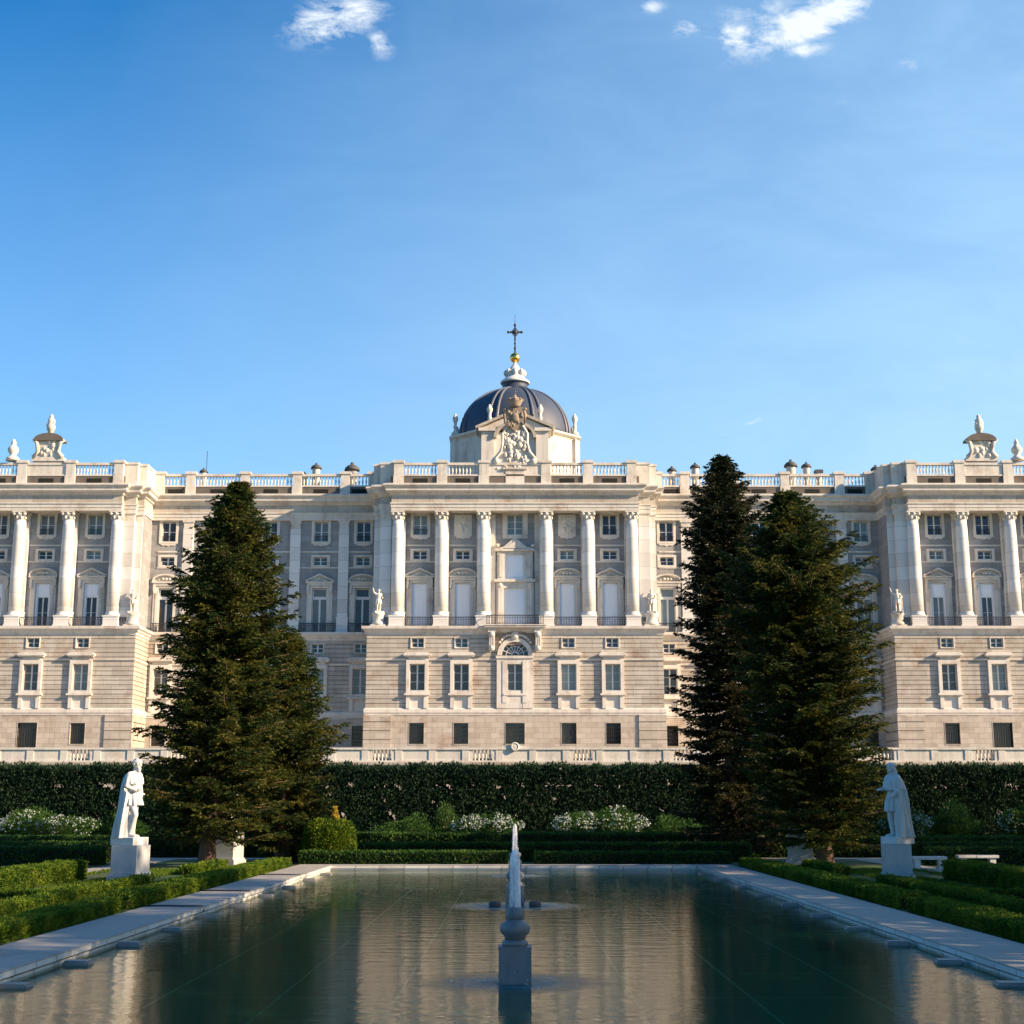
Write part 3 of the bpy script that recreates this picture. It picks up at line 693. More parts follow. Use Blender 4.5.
# central ground-floor frontispiece with fanlight
b = MB(); y = YF; zc = 17.95
for k in range(14):
    a0, a1 = math.pi*k/14, math.pi*(k+1)/14
    b.prism([(1.40*math.cos(a0),zc+1.40*math.sin(a0)),(1.85*math.cos(a0),zc+1.85*math.sin(a0)),(1.85*math.cos(a1),zc+1.85*math.sin(a1)),(1.40*math.cos(a1),zc+1.40*math.sin(a1))], y-.25, y+.3)
b.box(-1.9,-.8,y-.22,y+.3,12.42,17.6); b.box(.8,1.9,y-.22,y+.3,12.42,17.6); b.box(-.8,.8,y-.2,y+.3,17.03,17.6); b.box(-.8,.8,y-.2,y+.3,12.42,14.27)
b.box(-2.0,2.0,y-.32,y+.1,17.6,17.88); b.box(-1.2,1.2,y-.32,y-.2,13.75,13.95); b.box(-1.3,-.8,y-.27,y-.22,13.0,17.3); b.box(.8,1.3,y-.27,y-.22,13.0,17.3)
b.ball((0,y-.3,20.0),.4,8,6,(1.1,.6,1.1))
for s in (-1,1):
    for k in range(6): b.ball((s*(.5+.22*k),y-.15,20.05-.03*k*k),.17,7,5)
fp = part(b, 'frontispiece', M['trim'])
b = MB(); b.prism([(1.5*math.cos(math.pi*k/12), zc-.1+1.48*math.sin(math.pi*k/12)) for k in range(13)], y+.22, y+.3); part(b, 'fanlight', M['glass'], fp)
b = MB()
for k in range(1, 8):
    a = math.pi*k/8; ca, sa = math.cos(a), math.sin(a); b.prism([(.3*ca-.03*sa,zc+.3*sa+.03*ca),(.3*ca+.03*sa,zc+.3*sa-.03*ca),(1.42*ca+.03*sa,zc+1.42*sa-.03*ca),(1.42*ca-.03*sa,zc+1.42*sa+.03*ca)], y+.15, y+.2)
for rr in (.32, .9, 1.38):
    for k in range(12):
        a0, a1 = math.pi*k/12, math.pi*(k+1)/12
        b.prism([(rr*math.cos(a0),zc+rr*math.sin(a0)),((rr+.06)*math.cos(a0),zc+(rr+.06)*math.sin(a0)),((rr+.06)*math.cos(a1),zc+(rr+.06)*math.sin(a1)),(rr*math.cos(a1),zc+rr*math.sin(a1))], y+.13, y+.19)
part(b, 'fanlight_bars', M['sash'], fp)
b = MB(); b.add([(-.8,y+.3,14.27),(.8,y+.3,14.27),(.8,y+.3,17.03),(-.8,y+.3,17.03)],[(0,1,2,3)]); part(b, 'pane', M['glass'], fp)
sashes(1.6, 2.76, 2, 3, .05, .2).build('sash', M['sash'], fp, (0, y, 14.27))

# attic balustrade -----------------------------------------------------
def baluster_row(b, xa, xb, y, z0, z1, step=.34):
    n = max(2, int((xb-xa)/step)); h = z1-z0
    for k in range(n):
        x = xa+(xb-xa)*(k+.5)/n
        b.lathe([(.10,0),(.07,h*.08),(.05,h*.15),(.11,h*.42),(.075,h*.62),(.045,h*.78),(.085,h*.92),(.09,h)], 6, (x, y, z0))
att = MB(); 
def run(x0, x1, peds, y, solid=()):
    """a run of roof balustrade: base wall with vents, rails and balusters between pedestals"""
    w = .55; bs = MB(); pd = MB(); ps = sorted(peds)
    bs.box(x0, x1, y+.05, y+.45, Z['top']-.02, 37.28)
    for p in ps:
        pd = MB(); pd.box(p-w, p+w, y-.12, y+.62, 36.42, 37.32); pd.box(p-w+.06, p+w-.06, y-.06, y+.56, 37.32, 38.72); pd.box(p-w-.08, p+w+.08, y-.16, y+.66, 38.72, 38.95)
        pd.box(p-w-.02, p+w+.02, y-.1, y+.6, 38.95, 39.03); part(pd, 'roof_pedestal', M['trim'])
    for i, (p, q) in enumerate(zip(ps, ps[1:])):
        if q-p < 1.5: continue
        bb = MB(); a, c = p+w, q-w
        bb.box(a, c, y, y+.5, 37.29, 37.46); bb.box(a, c, y-.02, y+.52, 38.5, 38.76)
        if (p, q) in solid: bb.box(a, c, y+.08, y+.42, 37.46, 38.5)
        else: baluster_row(bb, a, c, y+.25, 37.46, 38.5)
        part(bb, 'roof_balustrade', M['trim'])
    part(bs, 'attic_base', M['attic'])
    for p, q in zip(ps, ps[1:]):
        if q-p > 3: vt = MB(); m_ = (p+q)/2; vt.box(m_-.8, m_+.8, y+.03, y+.2, 36.5, 37.02); part(vt, 'roof_vent', M['core'])
for n_, x0, x1, cols, wins in PAVS:
    if n_ == 'central': run(x0+2.2, x1-2.2, cols, 150.35, [(-3.35, 3.35)])
    else: run(x0+2.2, x1-2.2, cols, 150.35, [(p, q) for p, q in zip(cols, cols[1:]) if abs(abs(p+q)/2-50.45) < .2])
    for s, xe in ((1, x0), (-1, x1)):
        for (a, c, ya, yb) in ((xe+1.0*s, xe+2.5*s, 151.1, 153.5), (xe+.2*s, xe+.98*s, 151.9, 156.0)):
            b = MB(); a, c = sorted((a, c)); b.box(a, c, ya, yb, 36.42, 38.72); b.box(a-.07, c+.07, ya-.09, yb, 38.72, 38.96); part(b, 'roof_pedestal', M['trim'])
for x0, x1, wins, pils in WINGS: run(x0-.2, x1+.2, [x0+.3]+list(pils)+[x1-.3], 155.75)

# crest over the centre ------------------------------------------------
b = MB(); half = [(2.75,36.5),(2.8,38.4),(2.5,39.2),(1.75,39.9),(1.45,40.8),(1.5,41.8),(1.3,42.4),(.75,42.9)]
b.prism(half + [(-x,z) for x,z in reversed(half)], 150.6, 151.3)
b.box(-1.0,1.0,150.35,150.6,36.45,38.0); b.box(-1.3,1.3,150.2,150.7,38.0,38.2)
for s in (-1,1):
    b.tube([(s*2.2,150.5,38.5),(s*2.1,150.45,39.3),(s*1.55,150.45,40.0),(s*1.3,150.45,41.0),(s*1.35,150.45,42.0),(s*.9,150.45,42.8),(0,150.45,43.1)], [.2,.2,.17,.14,.15,.17,.2], 8)
    b.ball((s*2.0,150.45,38.9),.36,10,8)
random.seed(5)
for k in range(90):
    z_ = random.uniform(38.1,42.3); w_ = 2.4 if z_ < 39.3 else 1.15
    b.ball((random.uniform(-w_,w_),150.5,z_), random.uniform(.12,.32), 7, 5, (random.uniform(.6,1.4),.7,random.uniform(.6,1.5)))
crest = part(b, 'roof_crest', M['trim'])
b = MB(); b.prism([(-.75,42.9),(-.95,44.0),(-.85,44.9),(.85,44.9),(.95,44.0),(.75,42.9),(0,42.2)], 150.2, 150.7)
b.ball((0,150.2,43.8),.45,12,8,(.95,.6,1.25))
for k in range(34): b.ball((random.uniform(-.85,.85),150.2,random.uniform(42.8,44.8)), random.uniform(.08,.2), 6, 5, (1,.9,1.2))

for s in (-1,1): b.tube([(s*.3,150.3,42.6),(s*1.05,150.3,43.2),(s*1.15,150.3,44.1),(s*.85,150.3,44.8)], [.1,.16,.18,.12], 8); b.ball((s*1.1,150.3,44.7),.2,8,6)
b.lathe([(.55,0),(.6,.25),(.8,.6),(.85,.75),(.6,1.0),(.2,1.15),(.12,1.4)], 12, (0,150.4,44.95)); 
for k in range(8): a = k*math.pi/4; b.ball((.78*math.cos(a),150.4+.78*math.sin(a),45.75),.16,6,5)
part(b, 'coat_of_arms', M['bronze'], crest)
b = MB(); b.tube([(0,150.4,46.3),(0,150.4,46.7)], .05, 6); b.ball((0,150.4,46.72),.13,8,6); part(b, 'finial', M['lead'], crest)
# crests over the side pavilions
def side_crest(x):
    b = MB(); half = [(1.75,39.0),(1.7,39.4),(1.2,39.7),(1.0,40.3),(1.05,41.2)]
    b.prism(half+[(-p,q) for p,q in reversed(half)], 150.5, 151.5)
    for s in (-1,1): b.tube([(s*1.6,150.5,39.4),(s*1.1,150.45,40.0),(s*1.25,150.45,41.0),(s*1.55,150.5,41.4)], [.22,.2,.22,.28], 8)
    for k in range(16): b.ball((random.uniform(-.8,.8),150.5,random.uniform(39.6,41.3)), random.uniform(.15,.32), 7, 5, (1,.7,1.2))
    o = part(b, 'roof_crest', M['trim']); o.location = (x-PL.x, -PL.y, -PL.z)
    q = MB(); arc = [(1.65*math.cos(math.pi*k/10), 41.2+.85*math.sin(math.pi*k/10)) for k in range(11)]; q.prism(arc, 150.2, 151.7); q.build('crest_roof', M['attic'], o)
    q = MB(); q.lathe([(.35,0),(.3,.4),(.42,.5),(.5,.9),(.32,1.35),(.42,1.65),(.2,1.85),(.24,2.05),(.12,2.25)], 10, (0,150.9,42.0)); q.ball((-.3,150.8,43.1),.2,8,6,(1,1,1.6)); q.ball((.3,150.8,43.3),.18,8,6,(1,1,1.5)); q.build('figure', M['trim'], o)
for x in (-50.45, 50.45): side_crest(x)
b = MB(); b.lathe([(.75,0),(.7,.3),(.4,.5),(.3,.7),(.55,1.0),(.6,1.35),(.3,1.7),(.22,1.85),(.3,2.0),(.1,2.4)], 12)
u0 = b.build('roof_urn', M['trim'], palace, (-54.3-PL.x,150.7-PL.y,39.03-PL.z)); copytree(u0, palace, (54.3-PL.x,150.7-PL.y,39.03-PL.z))

# dome -----------------------------------------------------------------
DY = 175.0
def octa(r): return [(r*math.cos(R(22.5+45*k)), DY+r*math.sin(R(22.5+45*k))) for k in range(9)]
b = MB(); b.lathe([(8.25,0),(8.25,10.2),(8.35,10.25),(8.35,10.4)], 8, (0,DY,36.4), R(22.5), False)
b.lathe([(8.5,0),(8.8,.2),(8.8,.42),(7.2,.6)], 8, (0,DY,46.8), R(22.5), False)
for k in range(8):
    a = R(22.5+45*k); c_, s_ = math.cos(a), math.sin(a); rot = Matrix.Rotation(a, 4, 'Z')
    q = MB(); q.box(7.2,8.38,-.75,.75,0,10.3)
    b.add([(rot @ Vector(p)) + Vector((0,DY,36.5)) for p in q.v], q.f)
drum = part(b, 'drum', M['trim'])
nseg = 64; prof = [(7.1*math.cos(t)+.0, 6.9*math.sin(t)**.93) for t in [math.pi/2*k/16*.86 for k in range(17)]]
b = MB(); b.lathe(prof, nseg, (0,DY,47.3)); dome = part(b, 'dome', M['slate'])
b = MB()
for k in range(8):
    for da in (-4.2, 4.2):
        a = R(22.5+45*k+da); b.tube([((r_+.02)*math.cos(a), DY+(r_+.02)*math.sin(a), 47.3+z_) for r_, z_ in prof], [.24-.006*i for i in range(17)], 6)
part(b, 'rib', M['lead'], dome)
zt = 47.3+prof[-1][1]
b = MB(); b.lathe([(1.75,0),(1.75,.35),(1.6,.45),(1.6,1.0),(1.7,1.1)], 24, (0,DY,zt-.2)); part(b, 'lantern_base', M['slate'], dome)
b = MB(); b.lathe([(1.85,0),(1.85,.25),(1.5,.5),(1.15,.85),(1.0,1.2),(1.05,1.5),(.85,1.8),(.5,2.3),(.25,2.6),(.15,2.95)], 16, (0,DY,zt+.9))
for k in range(8): a = R(45*k); b.ball((1.15*math.cos(a),DY+1.15*math.sin(a),zt+2.3),.3,8,6,(1,1,1.5))
lan = part(b, 'lantern', M['marble'], dome); zl = zt+3.75
b = MB(); b.ball((0,DY,zl+.6),.66,20,14); part(b, 'gilded_ball', M['gold'], dome)
b = MB(); zc = zl+1.2
b.tube([(0,DY,zc),(0,DY,zc+3.9)], [.10,.07], 8); b.box(-.85,.85,DY-.07,DY+.07,zc+2.75,zc+2.95); b.box(-.10,.10,DY-.08,DY+.08,zc+1.7,zc+3.8)
for p in ((-.85,2.85),(.85,2.85),(0,3.8)): b.ball((p[0],DY,zc+p[1]),.18,8,6)
b.ball((0,DY,zc+2.85),.34,10,6,(1,.5,1)); b.ball((0,DY,zc+.7),.17,8,6); b.ball((0,DY,zc+1.35),.14,8,6); b.tube([(0,DY,zc+3.9),(0,DY,zc+5.2)], [.04,.02], 5)
for s in (-1,1): b.tube([(s*.5,DY,zc+2.85),(s*.12,DY,zc+2.35)],.05,5); b.tube([(s*.5,DY,zc+2.85),(s*.12,DY,zc+3.35)],.05,5)
part(b, 'cross', M['iron'], dome)
b = MB(); b.lathe([(.5,0),(.5,.35),(.22,.6),(.2,1.0),(.3,1.15),(.18,1.3),(.2,1.7),(.34,2.0),(.36,2.3),(.2,2.6),(.12,2.8)], 10)
fin0 = None
for k in range(8):
    a = R(22.5+45*k); p = (8.0*math.cos(a)-PL.x, DY+8.0*math.sin(a)-PL.y, 47.35-PL.z)
    if fin0 is None: fin0 = b.build('dome_urn', M['trim'], palace, p)
    else: copytree(fin0, palace, p)
# gabled front of the drum
b = MB(); b.box(-4.0,-2.5,165.3,168.5,36.4,46.2); b.box(2.5,4.0,165.3,168.5,36.4,46.2); b.box(-2.5,2.5,165.8,168.5,36.4,46.2)
b.box(-4.35,-2.3,165.0,168.5,46.2,46.6); b.box(2.3,4.35,165.0,168.5,46.2,46.6)
b.prism([(-4.1,46.6),(4.1,46.6),(0,48.45)], 165.4, 170)
g_ = part(b, 'gabled_front', M['trim'])
b = MB(); b.prism([(-4.6,46.5),(0,48.5),(0,48.85),(-4.75,46.75)], 164.9, 172); b.prism([(4.6,46.5),(0,48.5),(0,48.85),(4.75,46.75)], 164.9, 172)
for k in range(12):
    a0, a1 = math.pi*k/12, math.pi*(k+1)/12
    b.prism([(2.2*math.cos(a0),45.4+1.7*math.sin(a0)),(2.55*math.cos(a0),45.4+2.05*math.sin(a0)),(2.55*math.cos(a1),45.4+2.05*math.sin(a1)),(2.2*math.cos(a1),45.4+1.7*math.sin(a1))], 165.0, 165.75)
part(b, 'gable_cornice', M['base'], g_)
# chimneys
def chimney(x, y, h, r, cap):
    b = MB(); b.lathe([(r,0),(r,h*.72),(r*1.1,h*.75)], 12); o = b.build('chimney', M['trim'] if cap != 2 else M['granite'], palace, (x-PL.x,y-PL.y,36.38-PL.z))
    b = MB()
    if cap: b.lathe([(r*1.45,0),(r*1.35,r*.5),(r*.8,r*1.0),(r*.3,r*1.2),(r*.3,r*1.6)], 12, (0,0,h*.75))
    else: b.box(-r*1.2,r*1.2,-r*1.2,r*1.2,h*.75,h*.82)
    b.build('chimney_cap', M['cap'], o)
for x, y, h, r, c in ((16.4,163,5.4,.36,1),(18.3,163,5.8,.4,1),(20.9,162,6.0,.42,1),(32.0,162,6.2,.55,1),(33.8,162,6.1,.42,1),(35.2,162,5.2,.38,0),(-24.7,164,5.3,.36,1),(-23.2,163,6.2,.45,1),(-18.9,162,5.6,.62,2),(-36.1,162,5.3,.35,1),(40.8,158,4.4,.4,1),(-15.6,171,4.6,.4,1)):
    chimney(x, y, h, r, c)
b = MB(); b.tube([(-36.0,163,36.3),(-36.0,163,43.2)], .035, 5); part(b, 'antenna', M['iron'])

# ------------------------------------------------------------------ terrace wall and balustrade
tw = empty('terrace_wall', (0, 118, 0)); tag(tw, 'pale stone retaining wall with a low balustrade running below the palace front', 'wall')
b = MB(); b.box(-75, 75, 0, .5, -1, 5.75); b.box(-75, 75, -.12, .55, 5.75, 5.98); b.build('retaining_wall', M['base'], tw)
b = MB(); pr = MB(); bal = MB(); x = -72.0; i = 0
b.box(-75, 75, -.08, .4, 5.98, 6.12); b.box(-75, 75, -.09, .46, 6.98, 7.15)
while x < 72:
    pr.box(x-.28, x+.28, -.04, .42, 6.12, 6.98)
    if i % 3 == 1: baluster_row(bal, x+.6, x+2.12, .19, 6.12, 6.98, .26); pr.box(x+.28, x+.58, 0, .38, 6.12, 6.98); pr.box(x+2.14, x+2.44, 0, .38, 6.12, 6.98)
    else: pr.box(x+.28, x+2.44, .02, .3, 6.12, 6.98)
    x += 2.72; i += 1
b.build('rail', M['trim'], tw); pr.build('pier', M['trim'], tw); bal.build('baluster_row', M['trim'], tw)
b = MB(); b.lathe([(.36,0),(.36,.12),(.27,.15),(.25,.10),(.1,.12)], 20, smooth=False); md = b.build('medallion', M['trim'], tw, (0,-.1,7.22)); md.rotation_euler = (R(90),0,0)
b = MB(); b.prism([(-1.5,7.15),(1.5,7.15),(.6,7.3),(0,7.45),(-.6,7.3)], 0, .35); b.build('scroll', M['trim'], tw)
# ------------------------------------------------------------------ statues
def solidify(b, voxel, m, name, parent=None, loc=(0,0,0), rz=0, scale=1, smooth=1):
    """weld overlapping carved shapes into one continuous surface"""
    tmp = bpy.data.objects.new('tmp', b.mesh('tmp', None)); col.objects.link(tmp)
    md = tmp.modifiers.new('r', 'REMESH'); md.mode = 'VOXEL'; md.voxel_size = voxel
    sm = tmp.modifiers.new('s', 'SMOOTH'); sm.factor = .5; sm.iterations = smooth
    dg = bpy.context.evaluated_depsgraph_get(); me = bpy.data.meshes.new_from_object(tmp.evaluated_get(dg))
    bpy.data.objects.remove(tmp); me.name = name; me.materials.clear(); me.materials.append(m)
    me.polygons.foreach_set('use_smooth', [True]*len(me.polygons))
    o = link(name, me, parent, loc); o.rotation_euler = (0,0,rz); o.scale = (scale,)*3; return o
def limb(b, pts, rs, n=10):
    for i in range(len(pts)-1):
        a, c = Vector(pts[i]), Vector(pts[i+1]); b.tube([a, c], [rs[i], rs[i+1]], n)
    for p, r in zip(pts, rs): b.ball(p, r*1.0, n, 8)
def head(b, c, rz, hair, beard=True, s=1.0, tilt=0):
    rot = Matrix.Rotation(rz, 3, 'Z') @ Matrix.Rotation(tilt, 3, 'X'); c = Vector(c)
    def bl(p, r, sc=(1,1,1), ro=True): b.ball(c + rot @ (Vector(p)*s), r*s, 12, 9, sc, rot)
    bl((0,0,.02), .095, (.82,1.0,1.15)); bl((0,-.035,-.055), .062, (.85,.9,1.0))
    bl((0,-.102,-.005), .019, (.8,1.1,1.9)); bl((0,-.108,-.022), .016); bl((0,-.084,-.058), .022, (1.5,.6,.5)); bl((0,-.088,-.088), .024)
    for x in (-1,1): bl((x*.034,-.086,.033), .020, (1.3,.6,.5)); bl((x*.034,-.078,.014), .014); bl((x*.082,0,0), .022, (.5,.9,1.4))
    if beard: bl((0,-.075,-.105), .042, (1.1,.9,1.4)); bl((.03,-.07,-.07), .03); bl((-.03,-.07,-.07), .03)
    if hair == 'short':
        for k in range(26):
            a = random.uniform(-2.3,2.3); z = random.uniform(.0,.115); r = .092*math.sqrt(max(0.05,1-(z/.13)**2)); bl((math.sin(a)*r*.95, math.cos(a)*r*1.0, z), .026)
        for k in range(12): a = 2*math.pi*k/12; bl((math.sin(a)*.088, math.cos(a)*.098, .062), .022)
    else:
        for k in range(44):
            a = random.uniform(-2.2,2.2); z = random.uniform(-.20,.11); r = .10 if z < .02 else .10*math.sqrt(max(.05,1-(z/.13)**2)); bl((math.sin(a)*r*.98, math.cos(a)*r*1.02+.008, z), .030)
        for x in (-1,1):
            for k in range(5): bl((x*(.088+.006*k), .0+.012*k, .04-.05*k), .032)
def hand(b, c, d, s=1.0, side=1):
    """palm and five bent fingers; d = direction the hand points"""
    c = Vector(c); d = Vector(d).normalized(); up = Vector((0,0,1)) if abs(d.z) < .8 else Vector((0,-1,0))
    sd = d.cross(up).normalized(); nm = sd.cross(d)
    b.ball(c + d*.045*s, .045*s, 10, 7, (1,1,.8))
    for k in range(4):
        o = c + d*.07*s + sd*((k-1.5)*.023*s); L = (.06,.07,.066,.052)[k]*s
        p1 = o + d*L*.6 - nm*.006*s; p2 = p1 + d*L*.45 - nm*L*.45; limb(b, [o, p1, p2], [.0125*s,.0115*s,.010*s], 6)
    o = c + d*.025*s + sd*side*.035*s; limb(b, [o, o + (d*.5+sd*side*.8)*.035*s, o + (d*.9+sd*side*.5)*.07*s], [.015*s,.013*s,.011*s], 6)
def cloth(b, sections, folds=9, amp=.018, n=72, tw=.0):
    """draped closed shape from (z, cx, cy, rx, ry) sections with vertical folds"""
    rings = []; ph = random.uniform(0, 6); N = len(sections)
    for i, (z,cx,cy,rx,ry) in enumerate(sections):
        f = i/(N-1)
        rings.append([(cx + rx*math.cos(t)*(1+amp*(.4+1.6*f)*math.sin(folds*t+ph+tw*f)/max(rx,.1)+amp*.5*math.sin((folds*2+1)*t+ph*2)/max(rx,.1)),
                       cy + ry*math.sin(t)*(1+amp*(.4+1.6*f)*math.sin(folds*t+ph+tw*f)/max(ry,.1)), z) for t in [2*math.pi*k/n for k in range(n)]])
    vs = [p for r in rings for p in r]; fs = [(i*n+k,(i+1)*n+k,(i+1)*n+(k+1)%n,i*n+(k+1)%n) for i in range(N-1) for k in range(n)]
    o = len(b.v); b.add(vs, fs, True); b.f += [tuple(o+k for k in range(n)), tuple(o+(N-1)*n+k for k in reversed(range(n)))]; b.sm += [False]*2
# both kings are modelled facing -y in human size (1.8), then turned and enlarged
def king_armoured():
    b = MB()
    limb(b, [(-.10,.02,.93),(-.13,-.17,.53),(-.11,-.02,.10)], [.105,.070,.048]); limb(b, [(-.11,-.02,.07),(-.12,-.18,.035)], [.045,.035])
    limb(b, [(-.125,-.10,.50),(-.12,-.05,.32),(-.11,-.02,.15)], [.066,.068,.045])
    limb(b, [(.10,.04,.93),(.11,.03,.50),(.11,.07,.10)], [.11,.068,.048]); limb(b, [(.11,.07,.07),(.14,-.08,.035)], [.045,.035]); limb(b, [(.11,.05,.42),(.11,.09,.3)], [.062,.066])
    for x, y in ((-.12,-.12),(.11,.02)): b.ball((x,y,.53), .072, 10, 8)
    cloth(b, [(1.06,0,0,.155,.115),(.98,0,0,.185,.14),(.86,0,-.01,.215,.17),(.74,0,-.02,.235,.19)], 11, .016)       # skirt of the tunic
    limb(b, [(0,.01,1.02),(0,.0,1.16),(0,-.02,1.32)], [.135,.15,.165], 14); b.ball((-.07,-.06,1.33), .10, 12, 8); b.ball((.07,-.06,1.33), .10, 12, 8)
    limb(b, [(-.17,.01,1.43),(.17,.01,1.43)], [.085,.085]); limb(b, [(0,.01,1.43),(0,-.015,1.56)], [.068,.055])
    limb(b, [(-.20,.01,1.42),(-.27,.02,1.17),(-.15,-.17,1.08)], [.075,.055,.040]); hand(b, (-.15,-.17,1.08), (.75,-.45,.35), 1.1, 1)
    limb(b, [(.20,.01,1.42),(.31,.06,1.18),(.20,-.07,1.02)], [.075,.055,.040]); hand(b, (.20,-.08,1.02), (-.6,-.3,-.3), 1.1, -1)
    head(b, (0,-.045,1.67), R(10), 'short', True, 1.08, .12)
    # shoulder cape and long mantle swept behind
    cloth(b, [(1.52,0,.02,.09,.085),(1.46,0,.02,.20,.13),(1.38,0,.03,.275,.175),(1.26,0,.04,.295,.20),(1.22,0,.045,.285,.195)], 13, .012)
    cloth(b, [(1.45,0,.10,.20,.07),(1.2,.02,.155,.27,.09),(.9,.03,.19,.27,.11),(.6,.05,.21,.27,.13),(.3,.05,.25,.28,.15),(.06,.05,.28,.29,.17),(.0,.05,.28,.29,.17)], 8, .03, 72, 1.0)
    cloth(b, [(1.05,-.19,.06,.08,.09),(.8,-.20,.09,.10,.12),(.5,-.20,.14,.12,.15),(.2,-.18,.2,.13,.17),(0,-.17,.22,.14,.18)], 5, .02)
    limb(b, [(.22,-.05,1.0),(.28,.22,.55)], [.02,.012]); limb(b, [(.19,-.09,.98),(.27,-.02,1.0)], [.014,.014])
    b.box(-.27,.33,-.25,.40,-.16,.02)
    b.v = [(x*.98, y*.98, z) for x, y, z in b.v]; return b
def king_robed():
    b = MB()
    limb(b, [(-.10,.0,.93),(-.10,-.05,.50),(-.09,.0,.10)], [.105,.070,.047]); limb(b, [(-.09,.0,.07),(-.12,-.17,.035)], [.045,.035]); limb(b, [(-.1,-.01,.42),(-.095,.03,.3)], [.062,.064])
    limb(b, [(.10,.03,.93),(.10,.0,.50),(.10,.08,.10)], [.105,.070,.047]); limb(b, [(.10,.08,.07),(.14,-.07,.035)], [.045,.035]); limb(b, [(.1,.02,.42),(.1,.08,.3)], [.062,.064])
    cloth(b, [(1.12,0,0,.155,.12),(1.0,0,0,.19,.145),(.84,0,-.01,.225,.18),(.66,0,-.02,.235,.195),(.62,0,-.02,.23,.19)], 12, .016)
    limb(b, [(0,.01,1.05),(0,.0,1.18),(0,-.015,1.34)], [.14,.15,.165], 14)
    limb(b, [(-.17,.01,1.44),(.17,.01,1.44)], [.082,.082]); limb(b, [(0,.01,1.43),(0,-.01,1.56)], [.065,.055])
    limb(b, [(-.20,.0,1.42),(-.25,-.04,1.18),(-.15,-.25,1.15)], [.075,.058,.042]); hand(b, (-.15,-.25,1.15), (.25,-.9,.1), 1.1, 1)
    limb(b, [(.20,.0,1.42),(.27,.0,1.17),(.22,-.22,1.02)], [.075,.058,.042]); hand(b, (.22,-.22,1.02), (.0,-.9,-.3), 1.1, -1)
    head(b, (0,-.03,1.68), R(-8), 'long', False, 1.08, .05)
    cloth(b, [(1.53,0,.01,.09,.08),(1.46,0,.01,.20,.135),(1.36,0,.02,.28,.185),(1.22,0,.03,.31,.215),(1.14,0,.03,.315,.22),(1.12,0,.03,.30,.21)], 14, .014)
    cloth(b, [(1.4,0,.08,.24,.09),(1.15,.01,.12,.30,.13),(.85,.02,.14,.31,.16),(.5,.03,.16,.29,.17),(.2,.04,.19,.29,.18),(.03,.05,.21,.30,.19),(0,.05,.21,.30,.19)], 9, .03, 72, .7)
    cloth(b, [(1.15,.22,-.02,.09,.12),(.8,.23,.0,.11,.14),(.4,.23,.04,.12,.17),(.05,.22,.08,.13,.2),(0,.22,.08,.13,.2)], 6, .02)
    b.box(-.27,.30,-.25,.35,-.16,.02)
    b.v = [(x*.98, y*.98, z) for x, y, z in b.v]; return b
random.seed(11)
kA = solidify(king_armoured(), .0125, M['marble'], 'statue', scale=1.37); kB = solidify(king_robed(), .0125, M['marble'], 'statue', scale=1.37)
def plinth_mb(w, h):
    b = MB(); b.box(-w/2-.09,w/2+.09,-w/2-.09,w/2+.09,-.1,.22); b.prism([(-w/2-.06,.22),(w/2+.06,.22),(w/2,.32),(-w/2,.32)], -w/2-.05, w/2+.05)
    b.box(-w/2,w/2,-w/2,w/2,.32,h); return b
def put_plinth(x, y, rz, w, h, label, statue, slabel, srz):
    t = plinth_mb(w, h).build('plinth', M['plinth'], None, (x, y, -.05)); t.rotation_euler = (0,0,rz); tag(t, label, 'plinth', 'marble plinths of the garden statues')
    statue.location = (x, y, h-.05+.16*statue.scale[0]); statue.rotation_euler = (0,0,srz); tag(statue, slabel, 'statue', 'garden statues of kings')
kA.scale = (1.5,)*3; kB.scale = (1.41,)*3
put_plinth(-13.3, 51.0, R(-14), .96, 1.22, 'grey white marble block plinth left of the pool, in the open beside low hedges', kA, 'white marble statue of a caped king with hand at chest, left of the pool', R(68))
put_plinth(13.2, 51.0, R(-12), .98, 1.26, 'grey blue shaded marble block plinth right of the pool, in the open beside low hedges', kB, 'white marble statue of a long haired king in a full mantle, right of the pool', R(-62))
kC = kB.copy(); col.objects.link(kC); kD = kA.copy(); col.objects.link(kD)
put_plinth(-12.75, 65.2, R(-14), 1.1, 1.4, 'marble plinth half hidden behind the trunk of the tallest left fir', kC, 'marble statue almost hidden in the branches of the left fir', R(80))
put_plinth(12.75, 65.8, R(-12), 1.1, 1.4, 'marble plinth half hidden beside the trunk of the right fir', kD, 'marble statue glimpsed through the lower branches of the right fir', R(-80))
